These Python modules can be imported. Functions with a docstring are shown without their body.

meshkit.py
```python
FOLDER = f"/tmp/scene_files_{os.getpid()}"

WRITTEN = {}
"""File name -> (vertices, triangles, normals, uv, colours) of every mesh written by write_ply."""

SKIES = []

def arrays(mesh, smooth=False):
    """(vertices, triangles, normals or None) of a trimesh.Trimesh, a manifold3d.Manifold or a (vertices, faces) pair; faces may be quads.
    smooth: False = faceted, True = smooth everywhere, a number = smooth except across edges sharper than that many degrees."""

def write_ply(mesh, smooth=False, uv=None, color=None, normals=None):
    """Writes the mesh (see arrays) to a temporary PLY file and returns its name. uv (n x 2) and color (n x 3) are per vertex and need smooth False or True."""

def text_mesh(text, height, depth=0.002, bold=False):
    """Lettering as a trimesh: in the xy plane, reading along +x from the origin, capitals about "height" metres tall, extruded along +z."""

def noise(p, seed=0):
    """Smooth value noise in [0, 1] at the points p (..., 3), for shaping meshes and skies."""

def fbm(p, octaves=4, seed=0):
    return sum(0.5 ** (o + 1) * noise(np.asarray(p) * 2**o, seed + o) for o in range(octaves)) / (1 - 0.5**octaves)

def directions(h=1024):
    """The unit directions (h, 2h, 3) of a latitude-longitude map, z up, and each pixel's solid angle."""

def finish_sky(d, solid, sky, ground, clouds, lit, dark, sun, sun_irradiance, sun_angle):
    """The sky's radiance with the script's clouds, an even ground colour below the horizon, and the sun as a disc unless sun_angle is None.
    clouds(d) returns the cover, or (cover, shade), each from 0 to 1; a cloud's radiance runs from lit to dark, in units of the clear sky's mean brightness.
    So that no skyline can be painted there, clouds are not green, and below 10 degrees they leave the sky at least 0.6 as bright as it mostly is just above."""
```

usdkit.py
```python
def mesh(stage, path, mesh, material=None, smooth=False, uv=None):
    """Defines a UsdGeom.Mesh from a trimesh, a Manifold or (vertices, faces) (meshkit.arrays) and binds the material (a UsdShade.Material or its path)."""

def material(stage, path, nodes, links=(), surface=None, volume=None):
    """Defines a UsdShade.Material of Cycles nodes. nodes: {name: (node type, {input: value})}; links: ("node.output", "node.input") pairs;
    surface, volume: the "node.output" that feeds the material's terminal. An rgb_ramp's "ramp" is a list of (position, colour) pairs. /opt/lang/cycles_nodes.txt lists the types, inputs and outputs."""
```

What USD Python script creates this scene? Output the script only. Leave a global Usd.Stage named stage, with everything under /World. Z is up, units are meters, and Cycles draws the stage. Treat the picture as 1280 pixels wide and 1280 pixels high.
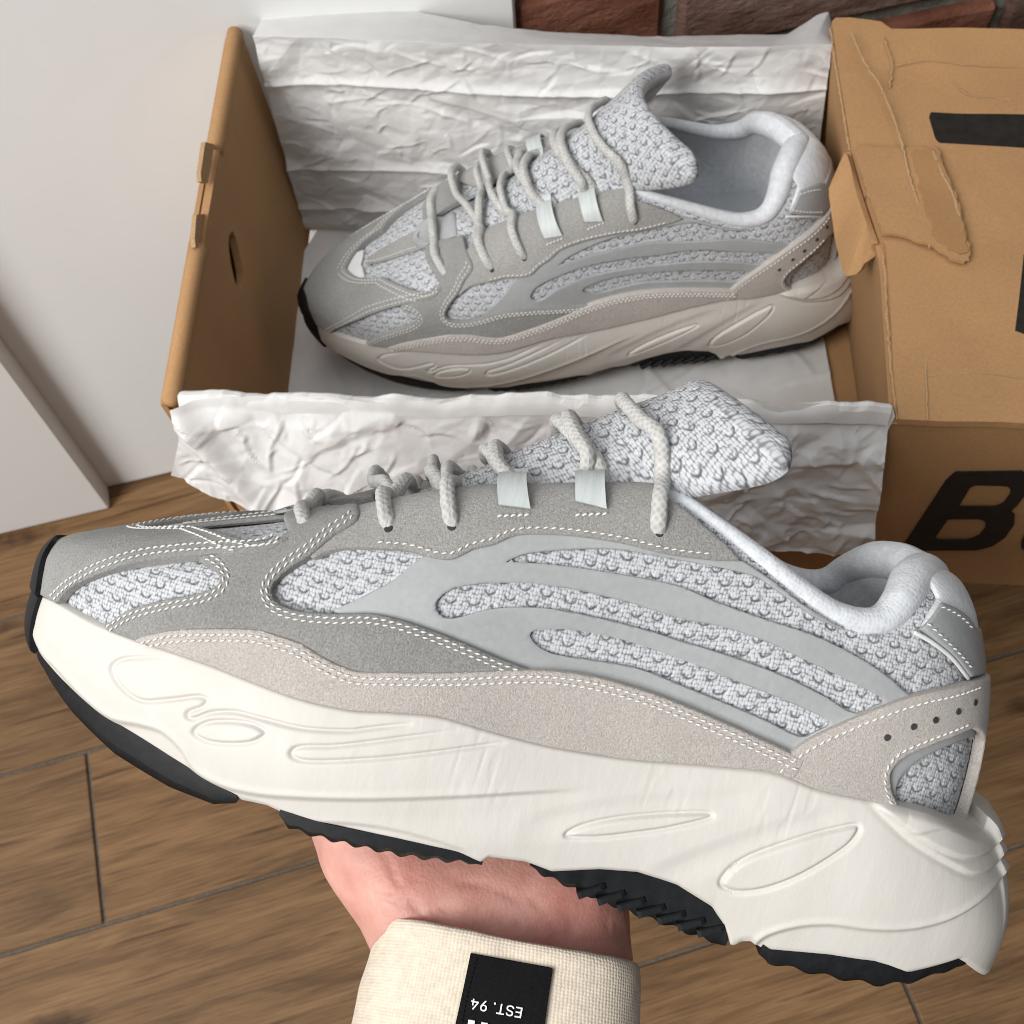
import math, numpy as np, trimesh, usdkit, meshkit, shapely
from shapely.geometry import Polygon, LineString, box as sbox
from shapely import affinity
from scipy.interpolate import LinearNDInterpolator, CubicSpline, PchipInterpolator
from scipy.spatial import cKDTree, Delaunay
from pxr import Usd, UsdGeom, UsdLux, UsdShade, Gf, Sdf

stage = Usd.Stage.CreateInMemory()
UsdGeom.SetStageUpAxis(stage, UsdGeom.Tokens.z)
UsdGeom.SetStageMetersPerUnit(stage, 1.0)
UsdGeom.Xform.Define(stage, '/World')
rng = np.random.default_rng(7)

# ------------------------------------------------------------------ camera
PITCH, ROLL, FPX, CAMH = math.radians(60.62), math.radians(-6.67), 1440.0, 0.82
EXPOSURE = 0.20
FWD = np.array([0, math.cos(PITCH), -math.sin(PITCH)])
_U0 = np.array([0, math.sin(PITCH), math.cos(PITCH)]); _R0 = np.array([1.0, 0, 0])
RGT = _R0 * math.cos(ROLL) + _U0 * math.sin(ROLL)
UPV = _U0 * math.cos(ROLL) - _R0 * math.sin(ROLL)
EYE = np.array([0, 0, CAMH])
cam = UsdGeom.Camera.Define(stage, '/World/camera')
cam.AddTransformOp().Set(Gf.Matrix4d(*RGT, 0, *UPV, 0, *(-FWD), 0, *EYE, 1))
cam.CreateFocalLengthAttr(27.0)
cam.CreateHorizontalApertureAttr(27.0 * 1280 / FPX)
cam.CreateVerticalApertureAttr(27.0 * 1280 / FPX)
cam.CreateClippingRangeAttr(Gf.Vec2f(0.01, 50))
cam.CreateFocusDistanceAttr(0.345)
cam.CreateFStopAttr(20.0)
cam.CreateExposureAttr(EXPOSURE)

# ------------------------------------------------------------------ lamps (window daylight, with an added overhead fill)
def rect(name, pos, target, w, h, inten, col):
    l = UsdLux.RectLight.Define(stage, '/World/' + name)
    pos = np.array(pos, float); z = pos - np.array(target, float); z /= np.linalg.norm(z)
    x = np.cross([0, 0, 1.0], z)
    if np.linalg.norm(x) < 1e-3: x = np.array([1.0, 0, 0])
    x /= np.linalg.norm(x); y = np.cross(z, x)
    l.AddTransformOp().Set(Gf.Matrix4d(*x, 0, *y, 0, *z, 0, *pos, 1))
    l.CreateWidthAttr(w); l.CreateHeightAttr(h); l.CreateIntensityAttr(inten); l.CreateColorAttr(Gf.Vec3f(*col))
rect('window_light', (-1.6, -1.1, 2.15), (0.0, 0.3, 0.4), 1.25, 1.6, 14.0, (1.0, 0.985, 0.96))
rect('ceiling_light', (-0.1, 0.3, 2.5), (-0.1, 0.3, 0.0), 2.8, 2.8, 1.34, (0.95, 0.975, 1.0))  # added soft panel standing in for ambient room bounce, not a lamp

# ------------------------------------------------------------------ helpers
def proj(P):
    P = np.asarray(P, float) - EYE
    d = P @ FWD
    return np.stack([640 + FPX * (P @ RGT) / d, 640 - FPX * (P @ UPV) / d], -1)
def ray(px, py):
    px, py = np.asarray(px, float)[..., None], np.asarray(py, float)[..., None]
    return FWD + RGT * (px - 640) / FPX - UPV * (py - 640) / FPX
def at_depth(px, py, d): return EYE + ray(px, py) * np.asarray(d, float)[..., None]
def on_z(px, py, z):
    r = ray(px, py); return EYE + r * ((z - CAMH) / r[..., 2])[..., None]
def on_plane(px, py, p0, n):
    r = ray(px, py); return EYE + r * (((np.asarray(p0) - EYE) @ n) / (r @ n))[..., None]

MAT = {}
def mat(name, nodes, links=(), surface='p.BSDF'):
    MAT[name] = usdkit.material(stage, '/World/Looks/' + name, nodes, links, surface=surface)
    return MAT[name]
_used = {}
def path_for(name, parent=None):
    base = (str(parent.GetPath()) if parent is not None else '/World') + '/' + name
    k = _used.get(base, 0); _used[base] = k + 1
    return base if k == 0 else f'{base}_{k:03d}'
def obj(name, mesh, m, parent=None, smooth=False, uv=None, kind=None, label=None):
    o = usdkit.mesh(stage, path_for(name, parent), mesh, MAT[m], smooth=smooth, uv=uv).GetPrim()
    if kind: o.SetCustomDataByKey('kind', kind)
    if label: o.SetCustomDataByKey('label', label)
    return o
def tag(o, label, cat=None, group=None, kind=None):
    o.SetCustomDataByKey('label', label)
    if cat: o.SetCustomDataByKey('category', cat)
    if group: o.SetCustomDataByKey('group', group)
    if kind: o.SetCustomDataByKey('kind', kind)
    return o
def thing(name, label, cat, group=None, kind=None, loc=(0, 0, 0), rz=0.0, matrix=None):
    x = UsdGeom.Xform.Define(stage, path_for(name))
    if matrix is not None: x.AddTransformOp().Set(matrix)
    else:
        x.AddTranslateOp().Set(Gf.Vec3d(*map(float, loc)))
        if rz: x.AddRotateZOp().Set(math.degrees(rz))
    return tag(x.GetPrim(), label, cat, group, kind)
def cat_(ms): return trimesh.util.concatenate([m if isinstance(m, trimesh.Trimesh) else trimesh.Trimesh(*m, process=False) for m in ms])
def bbox(x0, x1, y0, y1, z0, z1, bev=0.0):
    if bev <= 0:
        m = trimesh.creation.box((x1 - x0, y1 - y0, z1 - z0)); m.apply_translation(((x0 + x1) / 2, (y0 + y1) / 2, (z0 + z1) / 2)); return m
    pts = []
    for sx, a in ((-1, x0), (1, x1)):
        for sy, b in ((-1, y0), (1, y1)):
            for sz, c in ((-1, z0), (1, z1)):
                pts += [(a - sx * bev, b - sy * bev, c), (a - sx * bev, b, c - sz * bev), (a, b - sy * bev, c - sz * bev)]
    return trimesh.convex.convex_hull(np.array(pts))
def grid_faces(nu, nv, closed=False):
    i, j = np.meshgrid(np.arange(nu if closed else nu - 1), np.arange(nv - 1), indexing='ij')
    a = i * nv + j; b = ((i + 1) % nu) * nv + j
    a, b = a.ravel(), b.ravel()
    return np.vstack([np.stack([a, b, b + 1], 1), np.stack([a, b + 1, a + 1], 1)])
def sheet(P, closed=False):
    nu, nv = P.shape[:2]
    return P.reshape(-1, 3), grid_faces(nu, nv, closed)
def resample(pts, step=None, n=None, closed=False):
    pts = np.asarray(pts, float)
    if closed: pts = np.vstack([pts, pts[:1]])
    d = np.r_[0, np.cumsum(np.linalg.norm(np.diff(pts, axis=0), axis=1))]
    if n is None: n = max(2, int(round(d[-1] / step)) + 1)
    s = np.linspace(0, d[-1], n)
    if closed: s = s[:-1]
    return np.stack([np.interp(s, d, pts[:, k]) for k in range(pts.shape[1])], 1)
def smooth_curve(pts, step=3.0, closed=False):
    """a centripetal Catmull-Rom curve through the points, resampled"""
    p = np.asarray(pts, float)
    n = len(p)
    P = np.vstack([p[-1:], p, p[:2]]) if closed else np.vstack([2 * p[:1] - p[1:2], p, 2 * p[-1:] - p[-2:-1]])
    out = []
    for i in range(n if closed else n - 1):
        p0, p1, p2, p3 = P[i], P[i + 1], P[i + 2], P[i + 3]
        t0 = 0.0; t1 = t0 + max(np.linalg.norm(p1 - p0), 1e-9) ** .5; t2 = t1 + max(np.linalg.norm(p2 - p1), 1e-9) ** .5; t3 = t2 + max(np.linalg.norm(p3 - p2), 1e-9) ** .5
        t = np.linspace(t1, t2, 13)[:-1, None]
        A1 = (t1 - t) / (t1 - t0) * p0 + (t - t0) / (t1 - t0) * p1; A2 = (t2 - t) / (t2 - t1) * p1 + (t - t1) / (t2 - t1) * p2; A3 = (t3 - t) / (t3 - t2) * p2 + (t - t2) / (t3 - t2) * p3
        B1 = (t2 - t) / (t2 - t0) * A1 + (t - t0) / (t2 - t0) * A2; B2 = (t3 - t) / (t3 - t1) * A2 + (t - t1) / (t3 - t1) * A3
        out.append((t2 - t) / (t2 - t1) * B1 + (t - t1) / (t2 - t1) * B2)
    out = np.vstack(out + ([] if closed else [p[-1:]]))
    return resample(out, step, closed=closed)
def tube(path, r, seg=10, squash=1.0, up=None, caps=True):
    path = np.asarray(path, float); n = len(path)
    r = np.broadcast_to(np.asarray(r, float), (n,))
    T = np.gradient(path, axis=0); T /= np.linalg.norm(T, axis=1, keepdims=True)
    N = np.zeros_like(T); a = np.array(up if up is not None else [0.3, 0.2, 1.0], float)
    for i in range(n):
        a = a - T[i] * (a @ T[i]); a /= np.linalg.norm(a); N[i] = a
    Bn = np.cross(T, N)
    th = np.linspace(0, 2 * np.pi, seg, endpoint=False)
    V = path[:, None] + r[:, None, None] * (np.cos(th)[None, :, None] * N[:, None] * squash + np.sin(th)[None, :, None] * Bn[:, None])
    i, j = np.meshgrid(np.arange(n - 1), np.arange(seg), indexing='ij'); i, j = i.ravel(), j.ravel(); k = (j + 1) % seg
    f = np.vstack([np.stack([i * seg + j, i * seg + k, (i + 1) * seg + k], 1), np.stack([i * seg + j, (i + 1) * seg + k, (i + 1) * seg + j], 1)])
    V = V.reshape(-1, 3)
    if caps:
        V = np.vstack([V, path[:1] - T[:1] * r[0] * .4, path[-1:] + T[-1:] * r[-1] * .4]); c0, c1 = len(V) - 2, len(V) - 1
        j = np.arange(seg); k = (j + 1) % seg
        f = np.vstack([f, np.stack([np.full(seg, c0), k, j], 1), np.stack([np.full(seg, c1), (n - 1) * seg + j, (n - 1) * seg + k], 1)])
    return trimesh.Trimesh(V, f, process=False)
def cut_grid(poly, step, snap=True):
    """triangles filling a shapely polygon on a regular grid whose rim is pulled onto the outline; returns points, faces, distance to the rim, rim edges"""
    if isinstance(step, (int, float)): step = (step, step)
    x0, y0, x1, y1 = poly.bounds
    xs = np.arange(x0 - step[0] * 1.5, x1 + step[0] * 2, step[0]); ys = np.arange(y0 - step[1] * 1.5, y1 + step[1] * 2, step[1])
    X, Y = np.meshgrid(xs, ys, indexing='ij'); pts = np.stack([X.ravel(), Y.ravel()], 1)
    ins = shapely.contains_xy(poly, pts[:, 0], pts[:, 1])
    f = grid_faces(len(xs), len(ys))
    f = f[ins[f].any(1)]
    use = np.unique(f); re = np.full(len(pts), -1); re[use] = np.arange(len(use)); f = re[f]; pts = pts[use]; ins = ins[use]
    S = np.array(step)
    rim = np.vstack([resample(np.array(r.coords) / S, 0.2) for g in getattr(poly, 'geoms', [poly]) for r in (g.exterior, *g.interiors)])
    d, k = cKDTree(rim).query(pts / S)
    pts = pts.copy(); pts[~ins] = rim[k[~ins]] * S
    near = ins & (d < 0.28); pts[near] = rim[k[near]] * S
    d = np.where(ins & ~near, d, 0.0)
    a = pts[f]; ar = np.abs((a[:, 1, 0] - a[:, 0, 0]) * (a[:, 2, 1] - a[:, 0, 1]) - (a[:, 1, 1] - a[:, 0, 1]) * (a[:, 2, 0] - a[:, 0, 0]))
    f = f[ar > 1e-3 * step[0] * step[1]]
    e = np.vstack([f[:, [0, 1]], f[:, [1, 2]], f[:, [2, 0]]]); es = np.sort(e, 1)
    _, inv, cnt = np.unique(es, axis=0, return_inverse=True, return_counts=True)
    return pts, f, d, e[cnt[inv.ravel()] == 1]
def crumple(P, scales, seed):
    """creased facets: random points with random heights, joined by flat triangles, at several sizes. P (n,2) -> heights"""
    r = np.random.default_rng(seed); out = np.zeros(len(P)); lo, hi = P.min(0), P.max(0)
    for size, amp in scales:
        m = size * 2; n = int(np.prod((hi - lo + 2 * m) / size)) + 8
        q = lo - m + r.random((n, 2)) * (hi - lo + 2 * m)
        c = np.array([lo - 4 * m, (hi[0] + 4 * m, lo[1] - 4 * m), hi + 4 * m, (lo[0] - 4 * m, hi[1] + 4 * m)])
        q = np.vstack([q, c])
        out += LinearNDInterpolator(q, (r.random(len(q)) - .5) * 2 * amp)(P)
    return out
def creases(P, n, length, w, a, seed):
    """sharp narrow folds along short random lines"""
    r = np.random.default_rng(seed); out = np.zeros(len(P)); lo, hi = P.min(0), P.max(0)
    for _ in range(n):
        c = lo + r.random(2) * (hi - lo); t = r.random() * np.pi; L = length * (.4 + r.random()); d = np.array([math.cos(t), math.sin(t)]); q = P - c
        x = q @ d; y = q @ np.array([-d[1], d[0]]) + .0012 * np.sin(x / L * 5 + r.random() * 6)
        k = (np.abs(x) < L / 2) & (np.abs(y) < 6 * w)
        e = np.clip((L / 2 - np.abs(x[k])) / (L * .25), 0, 1); s = a * (.4 + r.random()) * r.choice([-1, 1], p=[.3, .7])
        out[k] += s * e * (np.clip(1 - np.abs(y[k]) / w, 0, 1) + .5 * np.clip(1 - np.abs(y[k]) / (6 * w), 0, 1) * np.clip(y[k] / w, -1, 1))
    return out
def text_polys(text, height, bold=False): return meshkit.text_mesh(text, height, 0.0004, bold)

# ------------------------------------------------------------------ materials
def srgb(*c): return tuple((x / 255 / 12.92 if x / 255 <= .04045 else ((x / 255 + .055) / 1.055) ** 2.4) for x in c)
def noisy(name, c1, c2, scale=300, detail=4, rough=.9, bump=.15, bdist=.0006, bscale=None, spec=.3, sheen=0.0, coord='texcoord', big=None, stretch=None, extra=None):
    """base colour varying between two tones by noise, with fine relief"""
    n = {'tc': ('texture_coordinate', {}), 'n': ('noise_texture', {'scale': scale, 'detail': detail, 'roughness': .65}),
         'n2': ('noise_texture', {'scale': bscale or scale, 'detail': 5, 'roughness': .7}), 'r': ('rgb_ramp', {'ramp': [(.3, c1), (.7, c2)]}),
         'b': ('bump', {'strength': bump, 'distance': bdist}), 'p': ('principled_bsdf', {'roughness': rough, 'specular_ior_level': spec, 'sheen_weight': sheen, **(extra or {})})}
    l = [('n.fac', 'r.fac'), ('n2.fac', 'b.height'), ('b.normal', 'p.normal')]
    src = 'tc.object'
    if stretch:
        n['mp'] = ('mapping', {'scale': stretch}); l += [('tc.object', 'mp.vector')]; src = 'mp.vector'
    l += [(src, 'n.vector'), (src, 'n2.vector')]
    if big:
        n['n3'] = ('noise_texture', {'scale': big[0], 'detail': 3}); n['r3'] = ('rgb_ramp', {'ramp': [(.35, big[1]), (.65, big[2])]}); n['mx'] = ('mix', {'mix_type': 'multiply', 'fac': 1.0})
        l += [('tc.object', 'n3.vector'), ('n3.fac', 'r3.fac'), ('r.color', 'mx.color1'), ('r3.color', 'mx.color2'), ('mx.color', 'p.base_color')]
    else: l += [('r.color', 'p.base_color')]
    return mat(name, n, l)

noisy('suede_grey', (.205, .203, .194), (.358, .355, .34), 1500, 3, .95, .9, .0009, 1800, .1, .25, big=(28, (.88, .88, .88), (1.08, 1.08, 1.08)))
noisy('suede_light', (.245, .238, .226), (.43, .418, .398), 1500, 3, .95, .9, .0009, 1800, .1, .25, big=(28, (.9, .9, .9), (1.06, 1.06, 1.06)))
noisy('suede_beige', (.40, .362, .333), (.60, .555, .515), 1600, 3, .95, .85, .0009, 1900, .1, .25, big=(24, (.92, .92, .92), (1.05, 1.05, 1.05)))
noisy('film_grey', (0.298, 0.307, 0.311), (0.336, 0.344, 0.349), 500, 3, .42, .12, .0003, 900, .5, big=(60, (.95, .95, .95), (1.03, 1.03, 1.03)))
noisy('foam_white', (.535, .512, .472), (.565, .542, .507), 60, 3, .55, .22, .0006, 420, .3, stretch=(1, 1, .35))
noisy('rubber_black', (.005, .0055, .0065), (.010, .011, .0125), 300, 3, .6, .2, .0004, 700, .24)
noisy('thread', (.62, .61, .585), (.74, .73, .705), 900, 2, .75, .3, .0002, 3000, .3)
noisy('thread_dark', (.22, .22, .215), (.30, .30, .29), 900, 2, .8, .3, .0002, 3000, .3)
noisy('webbing', (.42, .455, .45), (.52, .55, .545), 200, 2, .45, .4, .0004, 900, .5, stretch=(4, .3, .3))
noisy('insole', (.38, .40, .42), (.45, .47, .49), 800, 2, .9, .3, .0004, 1500, .2)
noisy('hole_dark', (.03, .03, .03), (.05, .05, .05), 300, 2, .9, .1, .0003)
noisy('film_pale', (.60, .60, .60), (.66, .66, .66), 300, 2, .5, .15, .0003, 700, .4)

def fabric(name, c1, c2, scale, stretch, dist, strength, rough=.9, dark=None, rand=.55, rot=0.0):
    """knit or woven cloth: rows of small loops from a stretched cell pattern, in metres of the cloth's own surface (uv)"""
    n = {'tc': ('texture_coordinate', {}), 'mp': ('mapping', {'scale': stretch, 'rotation': (0, 0, rot)}), 'v': ('voronoi_texture', {'scale': scale, 'randomness': rand}), 'n': ('noise_texture', {'scale': scale * .35, 'detail': 3}),
         'r': ('rgb_ramp', {'ramp': [(.12, c2), (.62, c1), (.85, dark or c1)]}), 'm': ('math', {'math_type': 'multiply_add', 'value2': -1.0, 'value3': 1.0}), 'b': ('bump', {'strength': strength, 'distance': dist}),
         'nr': ('rgb_ramp', {'ramp': [(.3, (.88, .88, .88)), (.7, (1.06, 1.06, 1.06))]}), 'mx': ('mix', {'mix_type': 'multiply', 'fac': 1.0}),
         'p': ('principled_bsdf', {'roughness': rough, 'specular_ior_level': .2, 'sheen_weight': .15})}
    l = [('tc.UV', 'mp.vector'), ('mp.vector', 'v.vector'), ('mp.vector', 'n.vector'), ('v.distance', 'r.fac'), ('v.distance', 'm.value1'), ('m.value', 'b.height'), ('b.normal', 'p.normal'),
         ('n.fac', 'nr.fac'), ('r.color', 'mx.color1'), ('nr.color', 'mx.color2'), ('mx.color', 'p.base_color')]
    return mat(name, n, l)
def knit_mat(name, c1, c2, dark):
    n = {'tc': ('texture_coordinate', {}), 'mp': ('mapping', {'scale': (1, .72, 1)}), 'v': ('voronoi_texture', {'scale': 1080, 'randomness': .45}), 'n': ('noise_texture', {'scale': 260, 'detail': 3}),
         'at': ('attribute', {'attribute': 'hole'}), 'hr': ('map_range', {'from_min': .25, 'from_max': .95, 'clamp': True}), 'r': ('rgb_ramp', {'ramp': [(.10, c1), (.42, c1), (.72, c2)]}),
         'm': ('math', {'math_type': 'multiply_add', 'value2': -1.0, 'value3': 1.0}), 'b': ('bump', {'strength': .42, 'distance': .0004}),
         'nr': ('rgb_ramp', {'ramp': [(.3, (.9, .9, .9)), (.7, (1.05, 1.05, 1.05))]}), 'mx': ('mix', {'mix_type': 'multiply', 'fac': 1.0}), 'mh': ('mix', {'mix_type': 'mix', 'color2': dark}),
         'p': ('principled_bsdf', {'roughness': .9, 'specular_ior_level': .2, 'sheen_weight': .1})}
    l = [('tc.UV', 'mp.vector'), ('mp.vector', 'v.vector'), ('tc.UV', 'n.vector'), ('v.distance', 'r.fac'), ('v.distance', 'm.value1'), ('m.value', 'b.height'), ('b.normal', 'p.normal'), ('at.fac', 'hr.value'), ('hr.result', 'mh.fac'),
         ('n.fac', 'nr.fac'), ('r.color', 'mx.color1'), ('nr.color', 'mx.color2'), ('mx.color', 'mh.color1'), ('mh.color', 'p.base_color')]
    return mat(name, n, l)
knit_mat('knit', (.50, .51, .533), (.19, .195, .205), (.10, .102, .11))  # dark tones: base yarn plus shade painted into stitch gaps and holes
fabric('lining', (.60, .618, .645), (.53, .548, .572), 900, (1, .8, 1), .0003, .5)
fabric('lace', (.50, .495, .475), (.36, .355, .34), 620, (1.0, .8, 1), .0005, .7, rand=.3, rot=.7)
fabric('cuff_knit', (.62, .535, .43), (.68, .595, .49), 1000, (.80, .95, 1), .0005, .6, dark=(.44, .35, .26), rand=.22)
noisy('patch_black', (.004, .004, .0045), (.008, .008, .009), 1500, 2, .9, .3, .0002, 2500, .12)
mat('print_white', {'p': ('principled_bsdf', {'base_color': (.78, .78, .78), 'roughness': .7})})
noisy('print_black', (.012, .010, .009), (.022, .018, .016), 200, 3, .7, .1, .0003, 500, .25)
# ------------------------------------------------------------------ the setting: wood-look floor, white wall with a projecting panel, brick wall
def wood_mat(name, base, dark, light, rough=.58):
    n = {'tc': ('texture_coordinate', {}), 'oi': ('object_info', {}), 'off': ('combine_xyz', {}), 'ra': ('math', {'math_type': 'multiply', 'value2': 37.0}), 'add': ('vector_math', {'math_type': 'add'}),
         'mp': ('mapping', {'scale': (3.2, 26, 1)}), 'g': ('noise_texture', {'scale': 2.2, 'detail': 7, 'roughness': .62, 'distortion': .7}),
         'mp2': ('mapping', {'scale': (12, 330, 1)}), 'f': ('noise_texture', {'scale': 2.0, 'detail': 4, 'roughness': .6}),
         'mp3': ('mapping', {'scale': (5.5, 16, 1)}), 'k': ('voronoi_texture', {'scale': 1.0, 'randomness': 1.0}), 'kr': ('rgb_ramp', {'ramp': [(0, (.16, .12, .10)), (.075, (.35, .30, .27)), (.17, (1, 1, 1))]}),
         'mp4': ('mapping', {'scale': (4.5, 95, 1)}), 'c': ('noise_texture', {'scale': 1.7, 'detail': 3, 'roughness': .5, 'distortion': .4}), 'cr': ('rgb_ramp', {'ramp': [(.30, (.28, .23, .20)), (.37, (1, 1, 1))]}), 'm4': ('mix', {'mix_type': 'multiply', 'fac': .8}),
         'kn': ('noise_texture', {'scale': 60, 'detail': 3}), 'kd': ('mix', {'mix_type': 'linear_light', 'fac': .10}),
         'gr': ('rgb_ramp', {'ramp': [(.25, dark), (.48, base), (.75, light)]}), 'fr': ('rgb_ramp', {'ramp': [(.32, (.62, .59, .56)), (.55, (1.0, 1.0, 1.0)), (.75, (1.12, 1.1, 1.08))]}),
         'm1': ('mix', {'mix_type': 'multiply', 'fac': 1.0}), 'm2': ('mix', {'mix_type': 'multiply', 'fac': .9}), 'm3': ('mix', {'mix_type': 'multiply', 'fac': 1.0}),
         'tr': ('rgb_ramp', {'ramp': [(0, (.74, .75, .77)), (1, (1.12, 1.09, 1.06))]}),
         'b': ('bump', {'strength': .25, 'distance': .0008}), 'p': ('principled_bsdf', {'roughness': rough, 'specular_ior_level': .28})}
    l = [('oi.random', 'ra.value1'), ('ra.value', 'off.x'), ('ra.value', 'off.y'), ('tc.object', 'add.vector1'), ('off.vector', 'add.vector2'),
         ('add.vector', 'mp.vector'), ('mp.vector', 'g.vector'), ('add.vector', 'mp2.vector'), ('mp2.vector', 'f.vector'), ('add.vector', 'mp3.vector'), ('add.vector', 'kn.vector'), ('mp3.vector', 'kd.color1'), ('kn.color', 'kd.color2'), ('kd.color', 'k.vector'),
         ('k.distance', 'kr.fac'), ('g.fac', 'gr.fac'), ('f.fac', 'fr.fac'), ('gr.color', 'm1.color1'), ('fr.color', 'm1.color2'), ('m1.color', 'm2.color1'), ('kr.color', 'm2.color2'),
         ('add.vector', 'mp4.vector'), ('mp4.vector', 'c.vector'), ('c.fac', 'cr.fac'), ('m2.color', 'm4.color1'), ('cr.color', 'm4.color2'), ('oi.random', 'tr.fac'), ('m4.color', 'm3.color1'), ('tr.color', 'm3.color2'), ('m3.color', 'p.base_color'), ('f.fac', 'b.height'), ('b.normal', 'p.normal')]
    mat(name, n, l)
wood_mat('wood_tile', (.172, .096, .043), (.066, .035, .016), (.26, .152, .072))
wood_mat('stool_wood', (.30, .17, .08), (.2, .11, .05), (.38, .22, .11))
noisy('grout', (.085, .072, .06), (.14, .118, .10), 300, 4, .95, .4, .0008)
noisy('wall_paint', (.765, .77, .765), (.79, .795, .79), 6, 4, .6, .05, .0006, 90, .3)
noisy('trim_paint', (.69, .68, .66), (.715, .705, .685), 6, 4, .5, .05, .0006, 90, .3)
noisy('mortar', (.13, .125, .105), (.25, .24, .21), 90, 5, .95, .8, .003, 160)
for k, (a, b) in enumerate((((.075, .028, .018), (.22, .145, .115)), ((.10, .027, .013), (.23, .10, .062)), ((.06, .025, .019), (.16, .098, .076)))):
    noisy(f'brick_{"abc"[k]}', a, b, 22, 8, .9, .9, .004, 60, .3, stretch=(1, 1, 2.2))

FA = math.radians(10.1); PW, PL, GR = 0.1292, 0.62, 0.0026        # plank direction, width, length, joint
fe, fn = np.array([math.cos(FA), math.sin(FA)]), np.array([-math.sin(FA), math.cos(FA)])
obj('floor', bbox(-2.2, 2.2, -1.6, 2.2, -.03, -.0022), 'grout', kind='structure')
flr = stage.GetPrimAtPath('/World/floor')
tag(flr, 'brown wood-look tiled floor with dark joints', None, None, 'structure')
def plank(e0, e1, n0, n1, name, zt=0.0, parent=None):
    m = bbox(e0 + GR / 2, e1 - GR / 2, n0 + GR / 2, n1 - GR / 2, -.012, zt, .0008)
    # own frame: length along x, so the grain follows it
    c = np.array([(e0 + e1) / 2, (n0 + n1) / 2]); m.apply_translation((-c[0], -c[1], 0))
    o = usdkit.mesh(stage, path_for(name, parent), m, MAT['wood_tile'])
    w = fe * c[0] + fn * c[1]
    o.AddTranslateOp().Set(Gf.Vec3d(float(w[0]), float(w[1]), 0)); o.AddRotateZOp().Set(math.degrees(FA))
joint_x = {0: -.279, -1: .05, 1: .10, -2: .229, 2: -.5}
for row in range(-7, 9):
    n0 = .2255 + row * PW
    x0 = joint_x.get(row, float(rng.random() * PL)); x0 = x0 - PL * math.ceil((x0 + 1.55) / PL)
    if row <= 2 or True:
        k = 0
        while x0 + k * PL < 1.4:
            if n0 < .60: plank(x0 + k * PL, x0 + (k + 1) * PL, n0, n0 + PW, 'floor_plank', parent=flr)
            k += 1

WA = math.radians(8.0)                                             # the wall behind, turned a little
wd, wn = np.array([math.cos(WA), math.sin(WA), 0]), np.array([math.sin(WA), -math.cos(WA), 0])
w0 = on_z(139, 610, 0.0)
def wall_box(a0, a1, d0, d1, z0, z1, bev=0.0):
    """box in the wall's frame: a along the wall from w0, d outwards from its face"""
    m = bbox(a0, a1, d0, d1, z0, z1, bev); v = np.array(m.vertices)
    m.vertices = w0 + v[:, :1] * wd + v[:, 1:2] * wn + v[:, 2:] * [0, 0, 1]
    m.fix_normals(); return m
def on_wall(px, py, d=0.0):
    p = on_plane(px, py, w0 + wn * d, wn); return np.stack([(p - w0) @ wd, p[..., 2]], -1)
aw = float(on_wall(645.0, 20.0)[0])
wl = obj('white_wall', wall_box(-1.5, aw, -.12, 0, .0012, 2.3, .002), 'wall_paint')
tag(wl, 'smooth white wall panel standing behind the cardboard box', 'wall')
at = thing('wall_projection', 'projecting off-white wall panel at the lower left, its sharp edge running to the floor', 'wall')
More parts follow.
